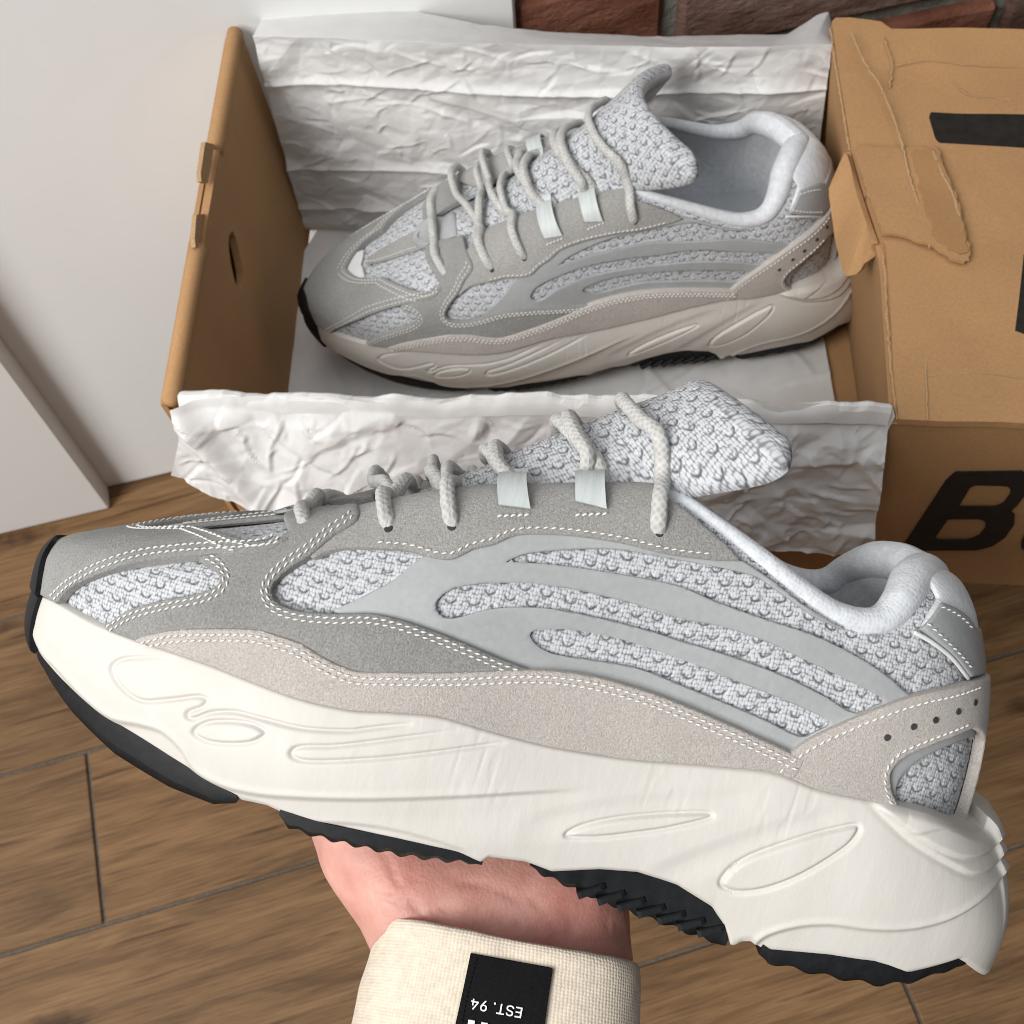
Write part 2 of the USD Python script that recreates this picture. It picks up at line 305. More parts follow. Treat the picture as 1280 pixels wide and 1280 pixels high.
p_trim = on_z(139, 637, 0.0); dtr = float((p_trim - w0) @ wn); a1 = float((p_trim - w0) @ wd)
obj('panel', wall_box(-1.4, a1, .0006, dtr, .002, 2.3, .0015), 'trim_paint', at)
obj('shadow_gap', wall_box(-1.4, a1 - .001, .0012, dtr - .002, -.001, .0019), 'grout', at)
bw = thing('brick_wall', 'dark red brick wall beyond the white wall panel, at the top right', 'wall')
obj('mortar_bed', wall_box(aw + .002, aw + 1.3, -.2, -.012, .0015, 2.0), 'mortar', bw)
# courses: one bed joint passes through the two points seen at the top of the picture
q1, q2 = on_wall(1064.0, 27.0, -.004), on_wall(835.0, 5.0, -.004)
BH, BL, JT = .062, .0, .010
zb0 = float(q1[1]) - 0.0
rb = np.random.default_rng(3)
cuts = {0: float(on_wall(842.0, 5.0, -.004)[0])}
for c in range(-4, 8):
    z0 = zb0 + c * (BH + JT)
    if z0 < .02: continue
    x = aw + .012; first = True
    ends = []
    if c == 0: x = cuts[0] - .097
    while x < aw + 1.2:
        L = float(rb.choice([.098, .205], p=[.35, .65])) * float(rb.uniform(.97, 1.03))
        if c == 0 and first: L = .092
        first = False
        m = wall_box(x, x + L, -.05, float(rb.uniform(-.006, .0)), z0 + float(rb.uniform(-.001, .001)), z0 + BH + float(rb.uniform(-.002, .001)), .004)
        m = m.subdivide().subdivide(); v = np.array(m.vertices)
        v += (meshkit.fbm(v * 60, 3, c + 5)[:, None] - .5) * .006 * wn; m.vertices = v
        obj('brick', m, 'brick_' + str(rb.choice(list('abc'))), bw, smooth=40)
        x += L + JT

# ------------------------------------------------------------------ the cardboard box on a low stool
ZT, ZB = CAMH - .414, CAMH - .564
TFL, TFR, TBL, TBR = (on_z(*map(float, p), ZT) for p in ((219, 500), (1118, 527), (304, 38), (1042, 32)))
bx_e = (TFR - TFL); bx_e /= np.linalg.norm(bx_e); bx_n = np.array([-bx_e[1], bx_e[0], 0])
BOXO = TFL.copy(); BOXO[2] = ZB
def bl(x, y, z): return BOXO + np.asarray(x)[..., None] * bx_e + np.asarray(y)[..., None] * bx_n + np.asarray(z)[..., None] * np.array([0, 0, 1.0])
def to_bl(P): d = np.asarray(P) - BOXO; return np.stack([d @ bx_e, d @ bx_n, d[..., 2]], -1)
LF, WD, HB, CT = float(np.linalg.norm(TFR - TFL)), float(to_bl(TBL)[1]), ZT - ZB, .004
noisy('kraft', (.35, .196, .088), (.415, .24, .115), 700, 5, .85, .25, .0005, 900, .2, big=(14, (.93, .93, .93), (1.05, 1.05, 1.05)))
noisy('kraft_edge', (.37, .235, .125), (.50, .33, .185), 900, 3, .95, .6, .001, 1500, .1)
st = thing('low_stool', 'low wooden stool almost wholly hidden under the cardboard box', 'stool')
def blmesh(m): v = np.array(m.vertices); m = m.copy(); m.vertices = bl(v[:, 0], v[:, 1], v[:, 2]); return m
obj('seat', blmesh(bbox(.05, .30, .05, .22, -.026, -.0015, .003)), 'stool_wood', st)
for a in (.065, .255):
    for b in (.065, .18): obj('leg', blmesh(bbox(a, a + .03, b, b + .03, -ZB + .001, -.026, .002)), 'stool_wood', st)
bxo = thing('cardboard_box', 'open brown cardboard shoe box lined with tissue, black lettering on its side', 'box')
XR = .56                                                              # the closed right end of the box goes on out of the picture
def panel_lc(poly, org, ex, ey, th, step=.006, wav=0.0, seed=0):
    """a board cut to a polygon (in its own plane), with thickness"""
    pts, f, d, rim = cut_grid(poly, step)
    n = np.cross(ex, ey)
    h = (meshkit.fbm(np.c_[pts * 14, np.full(len(pts), seed)], 3, seed) - .5) * wav
    top = org + pts[:, :1] * ex + pts[:, 1:] * ey + (h + th)[:, None] * n; bot = top - th * n
    N = len(pts)
    sk = np.vstack([np.c_[rim[:, 1], rim[:, 0], rim[:, 0] + N], np.c_[rim[:, 1], rim[:, 0] + N, rim[:, 1] + N]])
    return trimesh.Trimesh(np.vstack([top, bot]), np.vstack([f, f[:, ::-1] + N, sk]), process=False)
ZV = np.array([0, 0, 1.0])
# left end wall: plane through its top edge (front to back), with a torn notch in the top and a slot to hold it by
lw_top_f, lw_top_b = on_z(221., 499., ZT), on_z(300., 36., ZT)
lw_bot_f, lw_bot_b = on_z(352., 500., ZB), on_z(387., 292., ZB)
lw_e = lw_top_b - lw_top_f; LWL = float(np.linalg.norm(lw_e)); lw_e /= LWL
dn = lw_bot_b - lw_top_b; dn -= lw_e * (dn @ lw_e); LWH = float(np.linalg.norm(dn)); lw_u = -dn / LWH
lw_n = np.cross(lw_e, lw_u)
lw_o = lw_top_f - lw_u * LWH
def on_lw(px, py):
    p = on_plane(float(px), float(py), lw_o, lw_n) - lw_o; return (p @ lw_e, p @ lw_u)
def lwq(*pts): return Polygon([on_lw(*p) for p in pts])
lwp = Polygon([(0, 0), (LWL, 0), (LWL, LWH), (0, LWH)])
rr = np.random.default_rng(5)
notch = [(262, 178), (266, 205), (258, 235), (253, 268), (255, 306), (236, 309), (238, 270), (250, 240), (256, 205), (250, 176)]
lwp = lwp.difference(Polygon([on_lw(*(np.array(p) + rr.normal(0, .8, 2))) for p in [(270, 181), (268, 200), (263, 222), (259, 246), (258, 262), (257, 285), (256, 308), (230, 309), (232, 250), (240, 175)]]).buffer(0))
slot = smooth_curve([on_lw(*p) for p in ((287, 290), (293, 291), (300, 318), (305, 345), (303, 360), (297, 360), (290, 338), (286, 308))], .002, True)
lwp = lwp.difference(Polygon(slot))
obj('left_end_wall', panel_lc(lwp, lw_o - lw_n * CT, lw_e, lw_u, CT, .004), 'kraft', bxo)
obj('outer_ply', panel_lc(lwp.union(Polygon(slot).buffer(.002)).intersection(sbox(.001, 0, LWL - .001, LWH - .004)), lw_o - lw_n * (CT + .0055), lw_e, lw_u, .0025, .004), 'kraft', bxo)
for q in (((261, 177), (272, 180), (269, 204), (264, 229), (254, 226), (258, 198)), ((250, 268), (260, 267), (259, 290), (258, 309), (247, 309))):
    pl = lwq(*q)
    if not pl.is_valid: pl = pl.buffer(0)
    obj('torn_edge', panel_lc(pl, lw_o - lw_n * .0040, lw_e, lw_u, .0022, .003), 'kraft_edge', bxo)
for a_, b_ in ((0, on_lw(254, 306)[0]), (on_lw(272, 181)[0], LWL)):
    obj('top_edge', tube(np.array([lw_top_f - lw_n * .0034 + lw_e * a - lw_u * .0022 for a in np.linspace(a_, b_, 12)]), .0044, 12, 1.0), 'kraft', bxo, smooth=True)
# front and back walls, bottom, inner right wall
def bl_panel(poly, o, ex, ey, th, name, step=.008, m='kraft', wav=.0006, seed=0): return obj(name, panel_lc(poly, o, ex, ey, th, step, wav, seed), m, bxo)
rag = lambda x0, x1, y, a, n, seed: [(float(x), float(y + d)) for x, d in zip(np.linspace(x0, x1, n), np.random.default_rng(seed).normal(0, a, n))]
bl_panel(Polygon([(.004, -.0), (XR, -.0), (XR, HB - .001)] + rag(XR - .02, .004, HB - .0015, .0004, 40, 1)), bl(0, CT, 0) - bx_n * 0, bx_e, ZV, CT, 'front_wall', seed=2)
ybk = WD
bl_panel(sbox(.03, 0, XR, HB - .022), bl(0, ybk + CT, 0), bx_e, ZV, CT, 'back_wall', seed=3)
bl_panel(sbox(.01, CT, XR, ybk), bl(0, 0, -.0005), bx_e, bx_n, CT * .6, 'bottom', seed=4)
obj('right_end_wall', blmesh(bbox(XR + .0005, XR + .0045, .002, WD, 0, HB + .004)), 'kraft', bxo)
rb_, rf_ = on_z(1064., 405., ZB + .004), on_z(1078., 500., ZB + .004)
# the closed right part of the top: the folded-over lid, its left edge torn
def on_top(px, py, z=ZT): p = to_bl(on_z(float(px), float(py), z)); return (float(p[0]), float(p[1]))
edge_main = [(1038, 32), (1045, 90), (1055, 150), (1063, 189)]
tp = [on_top(*p) for p in ((1038, 31), (1046, 90), (1056, 150), (1062, 188), (1080, 250), (1098, 302), (1104, 315), (1110, 400), (1114, 470), (1121, 530), (1180, 534), (1250, 535), (1280, 537))]
tp += [(XR, tp[-1][1] + .0), (XR, WD + .002)] + [on_top(*p) for p in ((1280, 47), (1200, 43), (1108, 44), (1100, 36), (1060, 31))]
tpp = Polygon(tp).buffer(0)
bl_panel(tpp, bl(0, 0, HB + .0005), bx_e, bx_n, CT, 'top_panel', step=.0035, wav=.005, seed=6)
noisy('kraft_inner', (.305, .168, .074), (.36, .205, .095), 700, 5, .9, .25, .0005, 900, .15)
fl = [on_top(*p, ZT + .006) for p in ((1058, 187), (1110, 188), (1168, 186), (1185, 225), (1205, 290), (1212, 322), (1202, 334), (1178, 322), (1163, 312), (1130, 300), (1101, 298), (1085, 245), (1066, 190))]
def jag_poly(p, a, seed): q = resample(np.array(p), .003, closed=True); return Polygon(q + np.random.default_rng(seed).normal(0, a, q.shape)).buffer(0)
bl_panel(jag_poly(fl, .0006, 1), bl(0, 0, HB + .0068), bx_e, bx_n, .0016, 'torn_layer', step=.0025, m='kraft', wav=.006, seed=7)
fi = [on_top(*p, ZT + .006) for p in ((1140, 190), (1166, 190), (1178, 215), (1193, 248), (1203, 286), (1209, 322), (1196, 326), (1166, 306), (1152, 255), (1142, 212))]
bl_panel(jag_poly(fi, .0008, 2), bl(0, 0, HB + .0085), bx_e, bx_n, .0006, 'bared_ply', step=.0025, m='kraft_inner', wav=.006, seed=7)
# creases and torn paper ridges standing on the top panel
def ridge(pxs, r, z=ZT + CT + .0005, name='torn_ridge', seed=0):
    c = smooth_curve([on_top(*p, z) for p in pxs], .0025); c = c + np.random.default_rng(seed).normal(0, .00022, c.shape)
    P = bl(c[:, 0], c[:, 1], np.full(len(c), z - ZB)); w = r * (.55 + .6 * np.random.default_rng(seed + 1).random(len(c)))
    return obj(name, tube(P - ZV * r * .12, w * .62, 7, .34, up=ZV), 'kraft_edge', bxo, smooth=True)
ridge([(1064, 40), (1080, 75), (1103, 112), (1118, 150), (1128, 180), (1137, 220), (1150, 262), (1163, 310)], .0011, ZT + .0085, seed=1)
ridge([(1104, 45), (1110, 62), (1115, 78), (1112, 110)], .0008, ZT + .005, seed=2)
ridge([(1166, 188), (1176, 212), (1192, 245), (1202, 285), (1210, 325)], .0011, ZT + .0085, seed=3)
ridge([(1120, 82), (1160, 76), (1220, 82), (1275, 84)], .0005, ZT + .0046, seed=4)
ridge([(1190, 100), (1210, 118), (1250, 122), (1280, 128)], .0005, ZT + .0046, seed=5)
ridge([(1130, 300), (1180, 300), (1230, 302), (1280, 308)], .0005, ZT + .0046, seed=6)
ridge([(1160, 470), (1210, 465), (1280, 472)], .0005, ZT + .0046, seed=7)
ridge([(1105, 318), (1110, 400), (1115, 470), (1121, 525)], .0012, ZT + .0028, seed=8)
ridge([(1158, 330), (1160, 400), (1158, 460), (1160, 525)], .0009, ZT + .0048, seed=9)
ridge([(1038, 34), (1046, 90), (1056, 150), (1062, 187)], .0011, ZT + .0025, seed=10)
# the side flap hanging from the torn edge down into the box, and the inner right wall
fp = [on_z(1063., 190., ZT + .002), on_z(1040., 240., ZT - .01), on_z(1050., 300., ZT - .02), on_z(1062., 346., ZT - .02), on_z(1078., 340., ZT - .016), on_z(1094., 312., ZT - .004), on_z(1098., 304., ZT + .001)]
def strip3(top, bot, th, n=24):
    A, B = resample(top, n=n), resample(bot, n=n); t = np.linspace(0, 1, 12)[None, :, None]
    P = A[:, None] * (1 - t) + B[:, None] * t; v, f = sheet(P)
    e1 = np.gradient(P, axis=0); e2 = np.gradient(P, axis=1); nn = np.cross(e1, e2).reshape(-1, 3); nn /= np.linalg.norm(nn, axis=1, keepdims=True) + 1e-12
    return closed_sheet(v, f, nn * th)
def closed_sheet(v, f, off):
    N = len(v); e = np.vstack([f[:, [0, 1]], f[:, [1, 2]], f[:, [2, 0]]]); es = np.sort(e, 1)
    _, inv, cnt = np.unique(es, axis=0, return_inverse=True, return_counts=True); rim = e[cnt[inv.ravel()] == 1]
    sk = np.vstack([np.c_[rim[:, 1], rim[:, 0], rim[:, 0] + N], np.c_[rim[:, 1], rim[:, 0] + N, rim[:, 1] + N]])
    return trimesh.Trimesh(np.vstack([v, v - off]), np.vstack([f, f[:, ::-1] + N, sk]), process=False)
obj('side_flap', strip3(np.array([fp[0], on_z(1075., 235., ZT + .002), on_z(1088., 275., ZT + .002), fp[6]]), np.array([fp[0] - ZV * .001, fp[1], fp[2], fp[3], fp[4], fp[5]]), .003), 'kraft', bxo)
ti = [bl(*on_top(1047, 60), HB), bl(*on_top(1108, 330), HB), bl(*on_top(1122, 530), HB)]
obj('inner_wall', strip3(np.array([ti[0], ti[1], ti[2]]), np.array([on_z(1030., 290., ZB + .003), on_z(1066., 413., ZB + .003), on_z(1082., 520., ZB + .003)]), .003), 'kraft', bxo)
# black print: letters of the carton, laid on its side and on its top
def print_on(polypx, fn, name, th=.0005, holes=()):
    q = Polygon([fn(*p) for p in polypx], [[fn(*p) for p in h] for h in holes]).buffer(0)
    return q
def front_xy(px, py):
    p = to_bl(on_plane(float(px), float(py), bl(0, 0, 0), bx_n)); return (float(p[0]), float(p[2]))
Bo = [(1194, 588), (1200, 586.5)] + [(1292, 587), (1306, 594), (1310, 607), (1303, 622), (1290, 633), (1268, 639)] + [(1270, 650), (1264, 666), (1250, 678), (1232, 685.5), (1206, 687)] + [(1125, 687), (1128, 682)]
Bo = [(1194, 588), (1278, 587), (1284, 594), (1284, 606), (1280, 618), (1270, 631), (1262, 637), (1268, 641), (1267, 654), (1256, 670), (1240, 681), (1220, 686), (1126, 686.5), (1130, 679), (1182, 599)]
h1 = [(1213, 606), (1200, 628), (1196, 631), (1244, 631), (1254, 627), (1262, 616), (1263, 609), (1258, 605.5), (1220, 604.5)]
h2 = [(1185, 647), (1170, 668), (1167, 673), (1209, 673), (1222, 669), (1231, 659), (1232, 651), (1226, 647)]
qB = print_on(Bo, front_xy, 'B', holes=(h1, h2))
obj('letter_print', panel_lc(qB.buffer(-.0008).buffer(.0008), bl(0, -.0004, 0), bx_e, ZV, .0006, .0015), 'print_black', bxo)
qO = Polygon([front_xy(*p) for p in ((1279, 676), (1290, 652), (1310, 640), (1340, 640), (1340, 690), (1285, 688), (1279, 682))]).buffer(.001)
obj('letter_print', panel_lc(qO, bl(0, -.0004, 0), bx_e, ZV, .0006, .0015), 'print_black', bxo)
def top_xy(px, py): return on_top(px, py, ZT + CT)
qt = Polygon([top_xy(*p) for p in ((1163, 141), (1300, 147), (1300, 187), (1174, 180), (1169, 176), (1161, 147))]).buffer(-.0008).buffer(.0008)
def drape(q, name, lift):                                          # printed on the board: follows its waves
    pts, f, d, rim = cut_grid(q, .0025)
    h = (meshkit.fbm(np.c_[pts * 14, np.full(len(pts), 6)], 3, 6) - .5) * .005
    v = bl(pts[:, 0], pts[:, 1], HB + .0005 + CT + h + lift); obj(name, closed_sheet(v, f, np.tile(ZV * .0012, (len(v), 1))), 'print_black', bxo)
drape(qt, 'letter_print', .0004)
drape(Polygon([top_xy(*p) for p in ((1279, 318), (1310, 318), (1310, 428), (1268, 415), (1272, 380))]), 'letter_print', .0004)

# ------------------------------------------------------------------ tissue paper
n = {'tc': ('texture_coordinate', {}), 'n': ('noise_texture', {'scale': 55, 'detail': 6, 'roughness': .7}), 'r': ('rgb_ramp', {'ramp': [(.3, (.735, .73, .722)), (.7, (.82, .817, .81))]}),
     'n2': ('noise_texture', {'type': 'ridged_multifractal', 'scale': 42, 'detail': 6, 'roughness': .55, 'distortion': .8}), 'b': ('bump', {'strength': .12, 'distance': .0015}),
     'p': ('principled_bsdf', {'roughness': .75, 'specular_ior_level': .25}), 't': ('translucent_bsdf', {'color': (.74, .70, .65)}), 'm': ('mix_closure', {'fac': .22})}
mat('tissue', n, [('tc.object', 'n.vector'), ('tc.object', 'n2.vector'), ('n.fac', 'r.fac'), ('r.color', 'p.base_color'), ('n2.fac', 'b.height'), ('b.normal', 'p.normal'), ('p.BSDF', 'm.closure1'), ('t.BSDF', 'm.closure2')], 'm.closure')
# back sheet: up the back wall and over its edge
tb = thing('tissue_sheet', 'crumpled white tissue sheet lining the back wall of the box behind the boxed shoe', 'tissue paper')
NX, NV = 340, 240
uu = np.linspace(0, 1, NX)[:, None]; vv = np.linspace(0, 1, NV)[None, :]
def edge(ptsx, n): return resample(np.array(ptsx, float), n=n)
e_bot = edge([on_z(383., 288., ZB + .006), on_z(640., 292., ZB + .006), on_z(1010., 285., ZB + .006)], NX)
e_top = edge([on_z(x, y, ZT + .004) for x, y in ((317., 41.), (420., 43.), (560., 49.), (700., 51.), (850., 53.), (1000., 52.), (1040., 50.))], NX)
e_hi = edge([at_depth(x, y, d) for x, y, d in ((345., -12., .66), (430., -2., .66), (520., 6., .66), (600., 26., .655), (680., 36., .65), (800., 40., .645), (900., 40., .643), (985., 36., .64), (1022., 14., .637), (1036., 12., .637), (1042., 36., .635))], NX)
sp = .80
Pb = np.where((vv < sp)[..., None], e_bot[:, None] + (e_top - e_bot)[:, None] * np.clip(vv / sp, 0, 1)[..., None], e_top[:, None] + (e_hi - e_top)[:, None] * np.clip((vv - sp) / (1 - sp), 0, 1)[..., None])
pp = np.stack(np.broadcast_arrays(uu * .33, vv * .24), -1).reshape(-1, 2)
h = crumple(pp, ((.05, .0035), (.022, .0024), (.010, .0009), (.0045, .00035)), 11).reshape(NX, NV) + creases(pp, 230, .028, .0021, .0009, 12).reshape(NX, NV)
for c, w, a in ((.30, .012, .003), (.63, .012, .004), (.12, .02, .004)):
    h += a * np.exp(-np.abs(vv - c - .01 * np.sin(uu * 9)) / w)
h *= np.clip(np.minimum(1, .25 + np.abs(vv - sp) / .05), 0, 1)
nb = -bx_n
obj('sheet', sheet(Pb + (h + .004 * np.clip(vv / .05, 0, 1))[..., None] * nb * .8 + (h * .25)[..., None] * ZV), 'tissue', tb, smooth=20)
# floor sheet inside the box
ts = thing('tissue_sheet', 'flat beige-white tissue sheet lying on the bottom of the box under the boxed shoe', 'tissue paper')
fpx = [(372, 330), (362, 420), (352, 520), (700, 530), (1046, 526), (1040, 490), (1030, 428), (1010, 360), (990, 300), (700, 290), (400, 288)]
q = Polygon([on_top(x, y, ZB + .004) for x, y in fpx]).buffer(0)
pts, f, d, rim = cut_grid(q, .0016)
hh = crumple(pts, ((.06, .0016), (.02, .0008)), 21) + creases(pts, 110, .045, .003, .0008, 22)
obj('sheet', (bl(pts[:, 0], pts[:, 1], .0062 + hh * .8), f), 'tissue', ts, smooth=25)
# front sheet: over the front edge and down outside
tf = thing('tissue_sheet', 'crumpled white tissue sheet draped over the front edge of the box', 'tissue paper')
FT = math.radians(17); o_f = bl(0, -.0015, HB + .002); n_f = bx_n * math.cos(FT) - ZV * math.sin(FT); d_f = bx_n * math.sin(FT) + ZV * math.cos(FT)
def frx(px, py): p = on_plane(float(px), float(py), o_f, n_f) - o_f; return (float(p @ bx_e), float(p @ d_f))
fr = [(219, 498), (222, 515), (225, 545), (212, 598), (240, 616), (270, 631), (330, 645), (500, 672), (800, 690), (955, 690), (1060, 692), (1078, 692), (1091, 678), (1097, 620), (1104, 564), (1110, 537), (1119, 521), (1115, 506), (1060, 504), (1000, 503), (850, 499), (640, 497), (470, 501), (360, 494), (290, 495)]
qf = Polygon([frx(*p) for p in fr]).buffer(0)
pts, f, d, rim = cut_grid(qf, .0009)
hh = crumple(pts, ((.05, .006), (.018, .0026), (.009, .0009), (.0045, .00035)), 31) + creases(pts, 190, .024, .0018, .0009, 32)
amp = np.clip(-pts[:, 1] / .012, .2, 1)
# a fold at the left corner, where the sheet turns back
fx = (pts[:, 0] - frx(222, 505)[0]) + pts[:, 1] * .42
hh = hh * amp + .007 * np.exp(-(fx / .007) ** 2) - .004 * np.clip(-fx / .02, 0, 1)
V = o_f + pts[:, :1] * bx_e + pts[:, 1:] * d_f - hh[:, None] * n_f
# over the edge and a little way down inside
obj('sheet', (V, f), 'tissue', tf, smooth=20)
xs = np.linspace(frx(221, 498)[0], frx(1114, 507)[0], 160)
rimz = np.interp(xs, [frx(*p)[0] for p in fr[::-1][:9]], [frx(*p)[1] for p in fr[::-1][:9]])
prof = np.array([(-.0035, -.006), (-.0020, -.0002), (-.0002, .0020), (.0022, .0016), (.0045, -.0015), (.0055, -.009), (.008, -.03), (.012, -.07), (.016, -.11), (.018, -.138)])
prof = smooth_curve(prof, .003); prof = resample(prof, n=70)
jag = (meshkit.fbm(np.c_[xs * 60, xs * 0, xs * 0], 4, 6) - .5) * .009
G = bl(np.repeat(xs[:, None], 70, 1), np.repeat(prof[None, :, 0], len(xs), 0), HB + rimz[:, None] * .9 + prof[None, :, 1] + jag[:, None] * np.clip(1 - np.abs(np.arange(70)[None] - 5) / 8, 0, 1))
pp = np.stack(np.meshgrid(xs, np.linspace(0, .15, 70), indexing='ij'), -1).reshape(-1, 2)
hh = crumple(pp, ((.05, .003), (.016, .0030), (.008, .0022), (.004, .0012)), 41).reshape(len(xs), 70) * np.clip((np.arange(70)[None] - 1) / 4, .15, 1) * .7
obj('inner_fall', sheet(G + hh[..., None] * (-bx_n * .4 + ZV * .45)), 'tissue', tf, smooth=12)
# ------------------------------------------------------------------ the shoe, in its own frame: X toe to heel, -Y the side seen, Z up
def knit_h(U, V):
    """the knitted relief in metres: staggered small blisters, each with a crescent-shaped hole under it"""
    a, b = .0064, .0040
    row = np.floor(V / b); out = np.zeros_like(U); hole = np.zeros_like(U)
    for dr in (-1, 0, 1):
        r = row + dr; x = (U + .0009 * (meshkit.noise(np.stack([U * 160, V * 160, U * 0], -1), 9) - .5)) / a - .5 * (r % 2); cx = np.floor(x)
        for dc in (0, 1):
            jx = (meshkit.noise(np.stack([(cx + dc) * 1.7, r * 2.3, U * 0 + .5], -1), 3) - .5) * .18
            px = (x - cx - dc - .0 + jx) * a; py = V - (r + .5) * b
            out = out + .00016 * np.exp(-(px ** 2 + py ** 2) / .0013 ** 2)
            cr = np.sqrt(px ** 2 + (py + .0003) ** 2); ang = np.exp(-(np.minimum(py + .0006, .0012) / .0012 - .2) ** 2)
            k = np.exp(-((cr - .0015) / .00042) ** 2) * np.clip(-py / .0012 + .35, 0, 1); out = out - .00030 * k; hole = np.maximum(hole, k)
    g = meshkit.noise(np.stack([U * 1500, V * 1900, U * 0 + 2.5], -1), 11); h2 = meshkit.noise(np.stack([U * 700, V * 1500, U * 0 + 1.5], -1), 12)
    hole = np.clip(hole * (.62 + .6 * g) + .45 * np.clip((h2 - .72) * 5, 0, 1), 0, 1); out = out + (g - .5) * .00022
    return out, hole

SO = np.array([30.0, 760.0]); DM = .372; TILT = math.radians(6.5); ANG = math.radians(14.7)
_X = math.cos(ANG) * RGT - math.sin(ANG) * UPV; _Up = math.sin(ANG) * RGT + math.cos(ANG) * UPV
_Z = math.cos(TILT) * _Up - math.sin(TILT) * FWD; _Y = np.cross(_Z, _X)
SORG = at_depth(SO[0], SO[1], DM)
SB = np.stack([_X, _Y, _Z], 1)                                       # shoe to world
def s2w(P): return SORG + np.asarray(P) @ SB.T
def w2s(P): return (np.asarray(P) - SORG) @ SB
EL = w2s(EYE)
def px2s(px, py, L):
    d = ray(np.asarray(px, float), np.asarray(py, float)) @ SB
    t = (-np.asarray(L) - EL[1]) / d[..., 1]
    return EL + d * t[..., None]
def s2px(P): return proj(s2w(P))
A_ = lambda *p: np.array(p, float)

bite = A_((50, 736), (60, 742), (79, 753), (124, 779), (172, 798), (220, 813), (261, 827), (309, 846), (378, 871), (437, 884), (492, 887), (554, 893), (609, 909), (678, 927), (740, 938), (773, 943), (890, 953), (969, 962), (1024, 983), (1077, 994), (1119, 1003), (1142, 1007), (1188, 1002), (1195, 1001), (1200, 990))
white = A_((37, 795), (40, 808), (69, 854), (113, 896), (172, 933), (241, 978), (292, 1009), (327, 1016), (345, 1025), (406, 1043), (494, 1060), (559, 1073), (600, 1086), (612, 1078), (660, 1084), (690, 1097), (715, 1095), (755, 1092), (805, 1095), (855, 1112), (895, 1140), (907, 1165), (911, 1189), (918, 1189), (928, 1185), (942, 1185), (951, 1193), (962, 1201), (1040, 1206), (1100, 1213), (1136, 1227), (1205, 1197), (1217, 1191), (1235, 1190), (1240, 1180))
PTS_W = A_((0, 0), (.008, .10), (.025, .27), (.055, .45), (.10, .62), (.16, .77), (.24, .90), (.32, .985), (.38, 1.0), (.46, .965), (.54, .90), (.62, .85), (.70, .83), (.78, .835), (.86, .82), (.92, .72), (.96, .57), (.985, .37), (.996, .18), (1, 0))
def half_outline(xa, xb, wmax, n=701):
    c = PTS_W.copy(); c = smooth_curve(np.c_[c[:, 0] * (xb - xa) / .3, c[:, 1] * wmax / .3], .004)
    c = np.c_[xa + c[:, 0] * .3, np.maximum(c[:, 1] * .3, 0)]
    c[0, 1] = c[-1, 1] = 0
    return resample(c, n=n)                                           # (x, half width) along the arc, toe to heel
XA, XB = px2s(33., 790., 0.)[0], px2s(1240., 1120., 0.)[0]          # ends of the sole
BA, BB = px2s(54., 735., 0.)[0], px2s(1190., 984., 0.)[0]           # ends of the upper at the bite line
WS, WB = .0535, .0505
sole_o, up_o = half_outline(XA, XB, WS), half_outline(BA, BB, WB)
def width_at(o, x): return np.interp(x, o[:, 0], o[:, 1])
def trace_h(px, o, extra=0.0):
    """(x, z) of a traced line that runs on the near side, at the half width of the outline there"""
    L = np.zeros(len(px))
    for _ in range(8):
        p = px2s(px[:, 0], px[:, 1], L); L = .5 * L + .5 * (width_at(o, np.clip(p[:, 0], o[0, 0], o[-1, 0])) + extra * np.clip(width_at(o, p[:, 0]) / .03, 0, 1))
    return p[:, 0], p[:, 2]
def mono(x, z):
    k = [0]
    for i in range(1, len(x)):
        if x[i] > x[k[-1]] + 2e-4: k.append(i)
    return x[k], z[k]
bx_, bz_ = mono(*trace_h(bite, up_o)); b_of = PchipInterpolator(bx_, bz_, extrapolate=True)
wx_, wz_ = mono(*trace_h(white, sole_o)); w_of = lambda x: np.interp(x, wx_, wz_)

NU, NT = 2200, 300
uh = np.linspace(0, 1, 701)
def ring(o, zf):
    return np.c_[o[:, 0], -o[:, 1], zf(o[:, 0])]
Bh = ring(up_o, lambda x: b_of(np.clip(x, bx_[0], bx_[-1])))
# top line: throat front, along the eyestay, the collar, round the heel
topl = [(372, 648, .0), (374, 648, .004), (382, 647, .0085), (412, 641, .0115), (451, 640, .0135), (506, 635, .0155), (541, 626, .017), (592, 617, .0185), (640, 613, .020), (700, 611, .0215), (769, 609, .0235), (820, 611, .0265), (851, 620, .0285), (890, 645, .031), (945, 684, .0335), (1000, 727, .035), (1044, 757, .0355), (1090, 769, .0350), (1112, 763, .0335), (1132, 743, .0305), (1150, 719, .0225), (1165, 711, .0145), (1174, 713, .007), (1178, 715, 0.)]
tl = A_(*topl); tp3 = px2s(tl[:, 0], tl[:, 1], tl[:, 2])
Ch0 = smooth_curve(np.c_[tp3[:, 0], -tl[:, 2], tp3[:, 2]], .0006)
Ch0[0, 1] = Ch0[-1, 1] = 0
arc = np.r_[0, np.cumsum(np.linalg.norm(np.diff(Ch0, axis=0), axis=1))]; arc /= arc[-1]
eta = uh ** 1.12
Ch = np.stack([np.interp(eta, arc, Ch0[:, k]) for k in range(3)], 1)
nexp = np.interp(uh, [0, .06, .14, .22, .35, .5, .62, .8, 1], [3.1, 3.0, 2.7, 2.35, 2.1, 2.0, 1.9, 1.8, 1.8])
bulge = np.interp(uh, [0, .1, .3, .6, .75, .88, 1], [0, 0, .000, .001, .002, .002, .001])
def mirror_full(H, sgn): return np.vstack([H, H[-2::-1] * sgn])
UF = np.linspace(0, 1, 1401)
Bf, Cf = mirror_full(Bh, [1, -1, 1]), mirror_full(Ch, [1, -1, 1])
